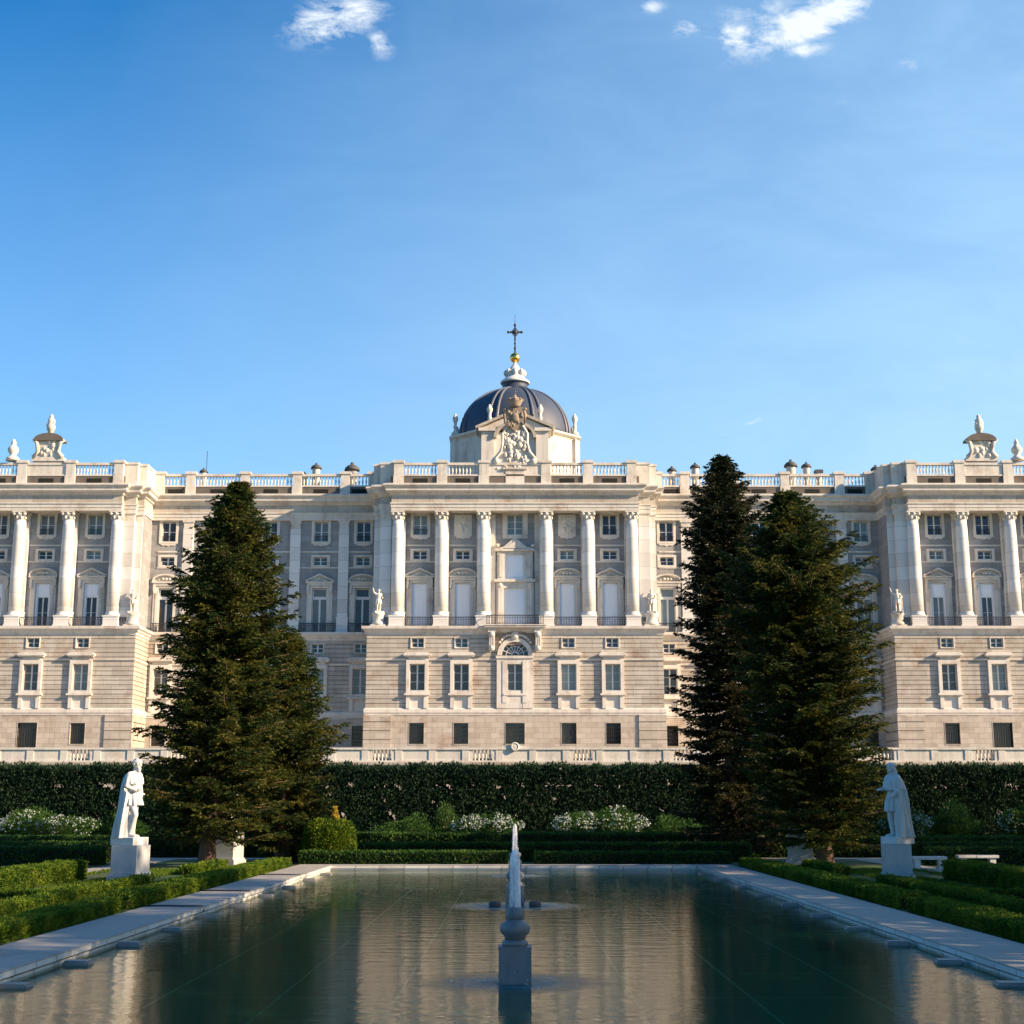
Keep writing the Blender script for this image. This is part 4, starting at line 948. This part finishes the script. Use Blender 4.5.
# statues on the palace front: robust little figures on round pedestals
def facade_fig(mode):
    b = MB(); limb(b, [(-.12,0,.95),(-.13,-.1,.5),(-.12,0,.05)], [.12,.085,.06]); limb(b, [(.12,0,.95),(.12,0,.5),(.13,.05,.05)], [.12,.085,.06])
    cloth(b, [(1.1,0,0,.18,.15),(.9,0,0,.24,.2),(.62,0,0,.27,.22)], 9, .02, 40); limb(b, [(0,0,1.05),(0,0,1.35)], [.17,.2]); limb(b, [(-.2,0,1.42),(.2,0,1.42)], [.1,.1])
    head(b, (0,-.02,1.7), 0, 'short', True, 1.15); limb(b, [(0,0,1.4),(0,0,1.6)], [.08,.07])
    if mode: limb(b, [(-.22,0,1.42),(-.42,-.05,1.55),(-.5,-.08,1.85)], [.085,.065,.05]); limb(b, [(-.5,-.1,1.75),(-.55,-.1,2.05)], [.03,.02])
    else: limb(b, [(-.22,0,1.42),(-.36,.0,1.15),(-.2,-.2,1.05)], [.085,.065,.05])
    limb(b, [(.22,0,1.42),(.38,.02,1.15),(.25,-.18,1.1)], [.085,.065,.05])
    cloth(b, [(1.4,.05,.15,.24,.08),(.9,.1,.2,.28,.12),(.4,.1,.22,.28,.14),(0,.08,.24,.3,.16)], 6, .035, 40)
    b.box(-.38,.42,-.3,.42,-.15,.02); return b
fA = solidify(facade_fig(1), .03, M['trim'], 'statue', scale=1.3, smooth=1); fB = solidify(facade_fig(0), .03, M['trim'], 'statue', scale=1.3, smooth=1)
def fped(x):
    b = MB(); b.box(-.8,.8,-.7,.7,0,.2); b.lathe([(.78,.2),(.72,.45),(.62,.55),(.6,1.15),(.72,1.3),(.72,1.42)], 16); b.build('statue_pedestal', M['trim'], palace, (x-PL.x, 151.0-PL.y, 21.03-PL.z))
FS = [(fA, -14.45, 20, 'pale stone statue with raised arm on the left corner of the central pavilion'),
      (fB, 14.45, -10, 'warm sunlit stone statue on the right corner of the central pavilion'),
      (fB.copy(), -40.5, 10, 'pale stone statue on the inner corner of the left pavilion'),
      (fA.copy(), 40.5, -20, 'stone statue with raised arm on the inner corner of the right pavilion')]
for o, x, rz, lb in FS:
    if o.name not in col.objects: col.objects.link(o)
    fped(x); o.location = (x, 150.75, 21.03+1.42+.2); o.rotation_euler = (0,0,R(rz)); tag(o, lb, 'statue', 'statues standing on the palace front')

# ------------------------------------------------------------------ fountains and pool blocks
def jet_mb(h, r):
    b = MB(); prof = []
    for k in range(15): t = k/14; prof.append((r*(1.0-.18*t)*math.sqrt(max(.02,1-(max(0,t-.84)/.165)**2)), h*t))
    b.lathe(prof, 14)
    random.seed(int(h*100))
    for k in range(70):
        t = random.uniform(.0,.95); a = random.uniform(0,6.28); rr = r*(1.05+.5*(1-t))*random.uniform(.9,1.1); b.ball((rr*math.cos(a),rr*math.sin(a),h*t*.9), random.uniform(.004,.009), 5, 4)
    return b
def fountain(y, h, label, near):
    t = empty('fountain', (0, y, -.25)); tag(t, label, 'fountain', 'fountains down the middle of the pool')
    b = MB(); b.box(-.255,.255,-.255,.255,-.75,.60); b.box(-.265,.265,-.265,.265,.585,.602); b.lathe([(.20,.60),(.205,.66),(.16,.70)], 20); b.build('pedestal', M['fount'], t)
    b = MB(); b.lathe([(.15,.69),(.17,.75),(.225,.80),(.245,.87),(.22,.94),(.15,.97),(.14,1.0)], 24); b.ball((0,0,1.08), .145, 20, 12); b.lathe([(.03,1.2),(.025,1.27)], 8); b.build('ball_finial', M['fount'], t)
    jet_mb(h, .095 if near else .075).build('water_jet', M['jet'], t, (0,0,1.15))
    b = MB(); random.seed(int(y))
    for k in range(26):
        a = random.uniform(0,6.28); r = random.uniform(.2,1.1)**.7; b.ball((r*math.cos(a), r*math.sin(a)*1.0, .06+random.random()**3*.22), random.uniform(.006,.014), 5, 4)
    b.build('droplets', M['jet'], t)['kind'] = 'stuff'
fountain(23.4, .92, 'nearest fountain, dark stone pedestal with ball and white water jet in the pool', True)
fountain(40.9, 1.12, 'middle fountain, its jet rising just above the nearest one', False)
fountain(58.1, .9, 'farthest fountain, low jet near the back edge of the pool', False)
for s, w_ in ((-1,'left'),(1,'right')):
    b = MB(); b.lathe([(.11,-.1),(.13,.06),(.13,.12),(.09,.15)], 12, sx=1.3); o = b.build('pool_lamp', M['cap'], None, (s*.55, 40.5, -.2)); tag(o, 'small dark round pool light just %s of the middle fountain' % w_, 'pool light', 'pool lights at the middle fountain')
NB = [23.0, 26.2, 29.6, 33.2, 37.0, 41.0, 45.4, 50.0, 54.8, 59.6]
bm_ = MB(); bm_.box(-.23,.23,-.17,.17,-.9,.06)
bl0 = None
ordn = ['nearest','second','third','fourth','fifth','sixth','seventh','eighth','ninth','farthest']
for s, w_ in ((-1,'left'),(1,'right')):
    for k, y in enumerate(NB):
        yy_ = y - (.2 if s < 0 else 0)
        if bl0 is None:
            me = bm_.mesh('edge_block', M['block']); bb_ = bmesh.new(); bb_.from_mesh(me); bmesh.ops.bevel(bb_, geom=bb_.edges[:], offset=.03, segments=2, affect='EDGES'); bb_.to_mesh(me); bb_.free(); bl0 = link('edge_block', me); o = bl0
        else: o = bl0.copy(); col.objects.link(o)
        o.location = (s*7.6, yy_, -.2+.012*((k*7)%3)); o.rotation_euler = (0,0,R((k*37)%9-4))
        tag(o, 'grey stone block in the water, %s one along the %s pool edge' % (ordn[k] if k else 'nearest', w_), 'stone block', 'stone blocks in the water along the pool edges')
for i, (y, k) in enumerate(((37.6,1.5),(44.3,1.5),(54.5,1.5))):
    b = MB(); b.tube([(-PX+.06,y,-.12),(-PX+.03,y,.012),(-PX-.3,y-.05,.014),(-PX-.9,y+.1,.014),(-PX-1.5,y,.014)], .028, 6)
    o = b.build('cable', M['cable']); tag(o, 'thin black cable across the left stone walk, %s from the camera' % ('nearest','second','third')[i], 'cable', 'cables crossing the left walk')

# ------------------------------------------------------------------ clipped hedges
def boxhedge(x0, x1, y0, y1, h, label, dens, mat='box', size=.055, rz=0, group='low clipped box hedges', jit=.05):
    cx_, cy_ = (x0+x1)/2, (y0+y1)/2; hx, hy = (x1-x0)/2, (y1-y0)/2
    root = empty('box_hedge', (cx_, cy_, -.05), rz); tag(root, label, 'hedge', group)
    b = MB(); b.box(-hx+.07, hx-.07, -hy+.07, hy-.07, -.02, h-.07); b.build('stems_or_shade_core', M['core'], root)  # solid near-black box standing in for the shade inside the hedge
    areas = [4*hx*hy, 2*hx*h, 2*hx*h, 2*hy*h, 2*hy*h]; P = []; N = []
    for k, A in enumerate(areas):
        n = int(A*dens); r = rng.random((n,2))*2-1; z = rng.random(n)*h
        if k == 0: p = np.c_[r[:,0]*hx, r[:,1]*hy, np.full(n,h)]; nn = (0,0,1)
        elif k == 1: p = np.c_[r[:,0]*hx, np.full(n,-hy), z]; nn = (0,-1,0)
        elif k == 2: p = np.c_[r[:,0]*hx, np.full(n,hy), z]; nn = (0,1,0)
        elif k == 3: p = np.c_[np.full(n,-hx), r[:,1]*hy, z]; nn = (-1,0,0)
        else: p = np.c_[np.full(n,hx), r[:,1]*hy, z]; nn = (1,0,0)
        P.append(p); N.append(np.tile(nn,(n,1)))
    P = np.concatenate(P).astype(float); N = np.concatenate(N).astype(float)
    wob = np.sin(P[:,1]*2.1+cx_)*.6+np.sin(P[:,0]*2.7+P[:,1]*.9)*.5+np.sin(P[:,1]*5.3+P[:,0]*4.1)*.4
    P += N*(wob*jit*.55 + rng.normal(size=len(P))*jit*.5 - .03)[:,None]
    D = N + rng.normal(size=P.shape)*.75 + np.array([0,0,.35])
    L = size*(.6+.9*rng.random(len(P)))
    quads('leaves', leafquads(P, D, L, L*.62), M[mat], root); return root
for s, w_ in ((-1,'left'),(1,'right')):
    def H(xa, xb, *a, **k):
        x0, x1 = sorted((xa*s, xb*s)); return boxhedge(x0, x1, *a, **k)
    H(9.65, 10.4, 12, 36.5, .32, 'low bright box hedge bordering the near part of the %s pool walk' % w_, 2200, size=.055, jit=.05)
    H(9.65, 10.4, 37.3, 63.5, .34, 'low box hedge bordering the far part of the %s pool walk' % w_, 1300, size=.065, jit=.05)
    H(12.0, 12.55, 30, 49.0, .26, 'low box hedge on the %s running up to the front of the statue plinth' % w_, 1400, size=.06, jit=.06)
    H(12.1, 12.6, 55.5, 62.0, .28, 'short box hedge on the %s running from the statue towards the fir' % w_, 700, size=.09)
    H(15.2, 16.1, 33, 52.5, .62, 'taller box hedge on the %s behind the statue plinth' % w_, 1000, mat='box', size=.07)
    H(12.9, 15.15, 40.0, 40.5, .28, 'short cross hedge on the %s closing a lawn panel before the statue' % w_, 900, size=.08)
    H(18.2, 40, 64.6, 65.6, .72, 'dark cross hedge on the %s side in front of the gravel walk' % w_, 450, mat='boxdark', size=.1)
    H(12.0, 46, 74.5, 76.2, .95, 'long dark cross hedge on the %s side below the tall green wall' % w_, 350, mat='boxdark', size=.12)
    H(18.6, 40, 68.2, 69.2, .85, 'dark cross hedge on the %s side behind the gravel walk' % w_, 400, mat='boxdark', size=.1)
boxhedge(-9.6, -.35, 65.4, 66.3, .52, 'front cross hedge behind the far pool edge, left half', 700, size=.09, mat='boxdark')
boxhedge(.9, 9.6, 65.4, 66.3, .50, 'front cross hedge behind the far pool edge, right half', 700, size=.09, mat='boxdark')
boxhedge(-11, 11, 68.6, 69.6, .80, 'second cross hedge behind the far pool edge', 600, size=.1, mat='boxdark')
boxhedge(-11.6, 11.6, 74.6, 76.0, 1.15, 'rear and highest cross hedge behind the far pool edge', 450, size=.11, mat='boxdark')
# low lawns as grass
def grass(x0, x1, y0, y1, n, h):
    P = np.c_[rng.uniform(x0,x1,n), rng.uniform(y0,y1,n), np.full(n,-.05)]; D = rng.normal(size=(n,3))*.45+np.array([0,0,1]); L = h*(.5+rng.random(n))
    return leafquads(P, D, L, np.full(n,.03))
G = [grass(10.9*s if s > 0 else -12.0, 12.0 if s > 0 else -10.9, 14, 66, 26000, .10) for s in (-1,1)] + [grass(*( (12.9,14.7) if s > 0 else (-14.7,-12.9)), 16, 60, 22000, .10) for s in (-1,1)] + [grass(*( (15.9,16.4) if s > 0 else (-16.4,-15.9)), 20, 60, 5000, .1) for s in (-1,1)] + [grass(*( (17.7,27) if s > 0 else (-27,-17.7)), 40, 60, 22000, .12) for s in (-1,1)]
gr = quads('grass', np.concatenate(G), M['box']); gr['kind'] = 'stuff'; gr['label'] = 'short green grass of the lawn panels beside the pool'; gr['category'] = 'grass'

# tall cypress wall
def tallhedge():
    root = empty('tall_hedge', (0, 96, -.05)); tag(root, 'tall dark clipped cypress hedge closing the garden below the palace terrace', 'hedge')
    b = MB()
    for x in np.arange(-46, 46, .95): b.tube([(x+rng.normal()*.15,.3,0),(x+rng.normal()*.2,.3,2.5),(x+rng.normal()*.25,.3,4.9)], [.07,.06,.03], 6)
    b.build('trunk', M['bark'], root)
    n = 330000; P = np.c_[rng.uniform(-47,47,n), rng.uniform(-.8,1.0,n), rng.random(n)*5.02]
    # gap field: thinner in a band below the top and low down
    fx = np.sin(P[:,0]*1.7)+np.sin(P[:,0]*3.9+1.2+P[:,2]*2.1)+np.sin(P[:,0]*7.7+P[:,2]*5.3)*.9+np.sin(P[:,2]*6.1+P[:,0]*2.3)*.9
    band_ = np.exp(-((P[:,2]-3.75)/.22)**2)*2.4 + np.exp(-((P[:,2]-1.9)/.9)**2)*1.15
    keep = (fx + rng.normal(size=n)*.35) > (band_*1.25 - 3.3)
    P = P[keep]; topw = np.sin(P[:,0]*.9)*.07+np.sin(P[:,0]*2.7)*.07+np.sin(P[:,0]*6.1)*.06
    P[:,2] *= (1+topw/5.2*(P[:,2] > 3.5)); D = rng.normal(size=P.shape)*.7+np.array([0,-.25,.8]); L = .11+.13*rng.random(len(P))
    quads('foliage', leafquads(P, D, L, L*.42), M['cypress'], root)
    ni = 100000; P = np.c_[rng.uniform(-47,47,ni), rng.uniform(.0,.9,ni), rng.random(ni)*4.9]
    fx = np.sin(P[:,0]*1.7)+np.sin(P[:,0]*3.9+1.2+P[:,2]*2.1)+np.sin(P[:,0]*7.7+P[:,2]*5.3)*.9+np.sin(P[:,2]*6.1+P[:,0]*2.3)*.9
    band_ = np.exp(-((P[:,2]-3.75)/.16)**2)*2.3 + np.exp(-((P[:,2]-1.9)/.9)**2)*1.0
    P = P[fx > band_*1.2-3.0]; D = rng.normal(size=P.shape)*.6+np.array([0,0,.8]); L = .25+.22*rng.random(len(P)); quads('inner_foliage', leafquads(P, D, L, L*.5), M['cypress'], root)
    nt = 14000; P = np.c_[rng.uniform(-47,47,nt), rng.uniform(-.75,.8,nt), 4.92+rng.random(nt)**2*.28+np.zeros(nt)]; P[:,2] += np.sin(P[:,0]*.9)*.07+np.sin(P[:,0]*2.7)*.07+np.sin(P[:,0]*6.1)*.06
    D = rng.normal(size=P.shape)*.5+np.array([0,0,1.]); L = .14+.18*rng.random(nt); q = quads('top_shoots', leafquads(P, D, L, L*.35), M['cypress'], root)
tallhedge()
# shrubs ---------------------------------------------------------------
def shrub(x, y, rx, rz_, label, n, flowers=0, mat='shrub', size=.13, cat='bush', group=None, tip=False):
    root = empty('flowering_bush' if flowers else 'shrub', (x, y, -.05)); tag(root, label, cat, group)
    b = MB()
    for k in range(9): a = rng.uniform(0,6.28); b.tube([(0,0,0),(math.cos(a)*rx*.3,math.sin(a)*rx*.3,rz_*.7),(math.cos(a)*rx*.6,math.sin(a)*rx*.6,rz_*1.3)], [.04,.03,.012], 5)
    b.build('stems_or_shade_core', M['bark'], root)
    v = rng.normal(size=(n,3)); v /= np.linalg.norm(v,axis=1,keepdims=True)
    lump = 1+(.25 if tip else 1)*(.18*np.sin(v[:,0]*5+x)+.16*np.sin(v[:,2]*6+y)+.12*np.sin(v[:,1]*7+v[:,0]*4))
    r = rng.random(n)**.35*lump; P = v*r[:,None]*np.array([rx,rx*.8,rz_]); P[:,2] += rz_*.95; P = P[P[:,2] > .02]; v2 = P-np.array([0,0,rz_*.8])
    D = v2/np.linalg.norm(v2,axis=1,keepdims=True)+rng.normal(size=P.shape)*.6+np.array([0,0,.4]); L = size*(.6+.8*rng.random(len(P)))
    quads('leaves', leafquads(P, D, L, L*.5), M['boxdark' if flowers else mat], root)
    if flowers:
        v = rng.normal(size=(flowers*5,3)); v[:,1] = -abs(v[:,1])*.8; v /= np.linalg.norm(v,axis=1,keepdims=True); lump = 1+.18*np.sin(v[:,0]*5+x)+.16*np.sin(v[:,2]*6+y)+.12*np.sin(v[:,1]*7+v[:,0]*4)
        c = v*(lump*(.9+.15*rng.random(len(v))))[:,None]*np.array([rx,rx*.8,rz_]); c[:,2] += rz_*.95; c = c[(c[:,2] > .3) & (np.sin(c[:,0]*4+x)+np.sin(c[:,2]*5)+np.sin(c[:,0]*9+2)*.7 > rng.normal(size=len(c))*.6)][:flowers]
        P = np.repeat(c,5,0); D = rng.normal(size=P.shape)+np.array([0,-.5,.3]); L = np.full(len(P),.075); quads('blossom', leafquads(P, D, L, L*.9), M['petal'], root)
    if tip:
        n = 500; P = np.c_[rng.normal(size=n)*.07+.25, rng.normal(size=n)*.08, rz_*1.75+rng.random(n)*.62]; P[:,0] = .25+(P[:,0]-.25)*(1.2-(P[:,2]-rz_*1.75)*1.4); D = rng.normal(size=P.shape)*.4+np.array([0,0,1.]); quads('sunlit_shoots', leafquads(P, D, np.full(n,.13), np.full(n,.05)), M['sunlit_tip'], root)
shrub(-8.45, 66.9, 1.25, 1.05, 'round bright green shrub with a sunlit yellow crown tip at the foot of the left fir', 22000, tip=True, size=.10, mat='box')
shrub(-1.65, 88, 1.8, 1.1, 'white flowering bush below the tall hedge, just left of the fountain jets', 11000, 520, group='flowering bushes below the tall hedge')
shrub(5.3, 88, 2.4, 1.25, 'widest white flowering bush below the tall hedge, right of the fountain jets', 16000, 700, group='flowering bushes below the tall hedge')
shrub(-28.5, 88, 2.9, 1.2, 'white flowering bush low before the tall hedge, far left behind the statue', 16000, 560, group='flowering bushes below the tall hedge')
shrub(-32.6, 87, 1.6, 1.1, 'small white flowering bush at the far left edge of the garden', 7000, 220, group='flowering bushes below the tall hedge')
shrub(23.3, 88, 1.3, 1.25, 'small white flowering bush just right of the right statue', 8000, 260, group='flowering bushes below the tall hedge')
shrub(30.4, 88, 1.1, 1.35, 'white flowering bush at the far right edge of the garden', 8000, 200, group='flowering bushes below the tall hedge')
shrub(-6.4, 89, 1.8, .95, 'plain green bush below the tall hedge left of the white flowers', 7000, group='green bushes below the tall hedge', mat='boxdark')
shrub(-4.2, 89.5, 1.1, 1.2, 'narrow green bush squeezed against the first white flowering bush', 6000, group='green bushes below the tall hedge', mat='shrub')
shrub(9.6, 89, 1.7, .95, 'plain green bush below the tall hedge right of the white flowers', 7000, group='green bushes below the tall hedge', mat='boxdark')
shrub(26.6, 89, 1.6, 1.35, 'green bush between the two flowering bushes on the far right', 8000, group='green bushes below the tall hedge', mat='boxdark')
shrub(-23.8, 89, 1.5, 1.2, 'green bush just left of the left statue, before the tall hedge', 8000, group='green bushes below the tall hedge', mat='boxdark')
# benches
def bench(x, y, rz, label, m, w=1.7):
    t = empty('bench', (x, y, -.03), rz); tag(t, label, 'bench', 'stone benches in the garden')
    b = MB(); b.box(-w/2, w/2, -.24, .24, .40, .50); b.box(-w/2+.02, w/2-.02, -.22, .22, .37, .40); b.build('seat', m, t)
    for s in (-1,1): b = MB(); b.box(s*w*.36-.12, s*w*.36+.12, -.18, .18, 0, .37); b.box(s*w*.36-.15, s*w*.36+.15, -.2, .2, 0, .07); b.build('leg', m, t)
bench(19.5, 62.2, 0, 'grey stone bench beside the gravel walk on the far right', M['coping'])
bench(17.0, 60.6, 0, 'white stone bench just right of the right statue', M['marble'], 1.4)
bench(3.6, 72.0, 0, 'pale stone bench behind the far pool edge, before the highest cross hedge', M['marble'], 2.3)

# ------------------------------------------------------------------ firs
def fir(x, y, H_, R_, label, lean=0.0, mat='fir', zlow=1.2, seed=1, group='fir trees flanking the pool', nb=620, tw_density=1.0, prof=None, bulge=None, trunk_r=.28):
    g = np.random.default_rng(seed)
    root = empty('fir_tree', (x, y, -.05)); tag(root, label, 'tree', group)
    b = MB(); zz = np.linspace(0, H_*.985, 14)
    def axis(z): return lean*z + .10*math.sin(z*.5+seed), .08*math.sin(z*.7+seed*2)
    b.tube([(axis(z)[0]-axis(0)[0], axis(z)[1]-axis(0)[1], z) for z in zz], [trunk_r*(1-z/H_)**.8+.02+(.1 if z == 0 else 0) for z in zz], 12)
    Ps, Ds, Ls = [], [], []; limbs = MB()
    for i in range(nb):
        t = ((i+g.random())/nb)**.80                     # 0 = low, 1 = top
        z0 = zlow+(H_-zlow)*t; az = i*2.39996+g.normal()*.3
        env = prof(t) if prof else (1-t)**.85
        L = R_*(env*(.62+.55*g.random()**1.3)+.02)
        if bulge: L *= bulge(az, t)
        if L < .12: continue
        ca, sa = math.cos(az), math.sin(az); ax, ay = axis(z0); ax -= axis(0)[0]; ay -= axis(0)[1]
        droop = -.10-.20*(1-t)+.30*t**3+g.normal()*.08
        m = max(4, int(L/.16)); s = np.linspace(.06,1,m)
        zc = z0+L*(droop*s+.26*(s**2.2)); rx_ = L*s; px_ = ax+ca*rx_; py_ = ay+sa*rx_
        if L > .7: limbs.tube([(px_[k],py_[k],zc[k]-.02) for k in (0, m//3, 2*m//3, m-1)], [.045*L/R_+.012,.03*L/R_+.01,.02*L/R_+.008,.006], 4)
        side = np.array([-sa,ca,0]); fwd = np.array([ca,sa,0.])
        for k in range(m):
            if s[k] < .18 and L > 1: continue
            tl = (.18+.36*L/ (1+.25*L))*(1-.72*s[k])*(.7+.6*g.random())+.12
            for sg in (-1,1,0):
                if sg == 0 and k < m-2: continue
                d = (fwd*(.55+.3*g.random())+side*sg*(.85 if sg else 0)+np.array([0,0,-.10+.16*g.normal()])); d /= np.linalg.norm(d)
                nn = max(5, int(tl*46*tw_density)); q = g.random(nn)*tl
                base_ = np.array([px_[k],py_[k],zc[k]]); P = base_+d*q[:,None]+g.normal(size=(nn,3))*np.array([.03,.03,.014])
                P[:,2] -= .22*(q**1.5)
                D = d*1.0+g.normal(size=(nn,3))*np.array([.5,.5,.22])+np.array([0,0,.06]); Ps.append(P); Ds.append(D); Ls.append(.09+.11*g.random(nn))
    b.build('trunk', M['bark'], root); limbs.build('limbs', M['bark'], root)
    P = np.concatenate(Ps); D = np.concatenate(Ds); L = np.concatenate(Ls)
    quads('crown', leafquads(P, D, L, L*.38), M[mat], root); return root
fir(-13.1, 62.7, 16.8, 2.5, 'tallest fir left of the pool, leaning slightly on a reddish trunk', lean=.042, seed=4, nb=560,
    prof=lambda t: min(.96+.2*(1-t), 2.5*(1-t)**.82) if t > .08 else .8+3*t, trunk_r=.30)
fir(-10.8, 68.5, 10.7, 2.4, 'smaller fir crowded behind the right side of the tallest left fir', seed=9, nb=330, zlow=.8, prof=lambda t: min(1.0, 1.9*(1-t)**.85))
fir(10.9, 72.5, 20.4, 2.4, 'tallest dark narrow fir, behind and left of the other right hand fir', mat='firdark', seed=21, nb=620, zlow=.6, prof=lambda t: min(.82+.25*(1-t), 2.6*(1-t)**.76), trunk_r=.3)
fir(13.55, 64.3, 16.7, 3.05, 'broad green fir in front on the right, lit on its right side', lean=-.060, seed=33, nb=600, zlow=1.1,
    prof=lambda t: min(1.0, 2.75*(1-t)**.85) if t > .25 else .84+.64*t, bulge=lambda a, t: 1.0+.08*math.cos(a)*(1-t), trunk_r=.3)

# ------------------------------------------------------------------ tall plane trees west of the garden (they shade the pool)
def plane_tree(x, y, H_, R_, label, seed):
    g = np.random.default_rng(seed); root = empty('plane_tree', (x, y, -.05)); tag(root, label, 'tree', 'plane trees shading the garden')
    b = MB(); b.tube([(0,0,0),(.1,0,H_*.25),(0,.1,H_*.6),(0,0,H_*.85)], [.45,.36,.22,.06], 10)
    cl = []
    for k in range(26):
        a = g.uniform(0,6.28); z = H_*g.uniform(.3,.95); r = R_*math.sqrt(max(.1,1-((z/H_-.58)/.45)**2))*g.uniform(.35,.95); c = np.array([math.cos(a)*r, math.sin(a)*r, z]); cl.append(c)
        b.tube([(0,0,z*.55),(c[0]*.5,c[1]*.5,z*.85),tuple(c)], [.14,.08,.03], 6)
    b.build('trunk', M['bark'], root); Ps = []
    for c in cl: Ps.append(c+g.normal(size=(420,3))*np.array([1.15,1.15,.95]))
    P = np.concatenate(Ps); quads('crown', leafquads(P, g.normal(size=P.shape), .32+.2*g.random(len(P)), .26+.1*g.random(len(P))), M['shrub'], root)
PT = [(24,-9,20),(27,-1,18),(25,6,19.5),(29,13,19.5),(27,20,19),(31,27,20),(31,35,20.5),(34,43,17.5),(37,51,17),(40,60,15),(43,69,14),(47,78,15)]
for i, (x, y, h) in enumerate(PT): plane_tree(x, y, h, 4.2, 'tall plane tree off to the right of the garden, number %s of the row' % ('one two three four five six seven eight nine ten eleven twelve'.split()[i]), 100+i)
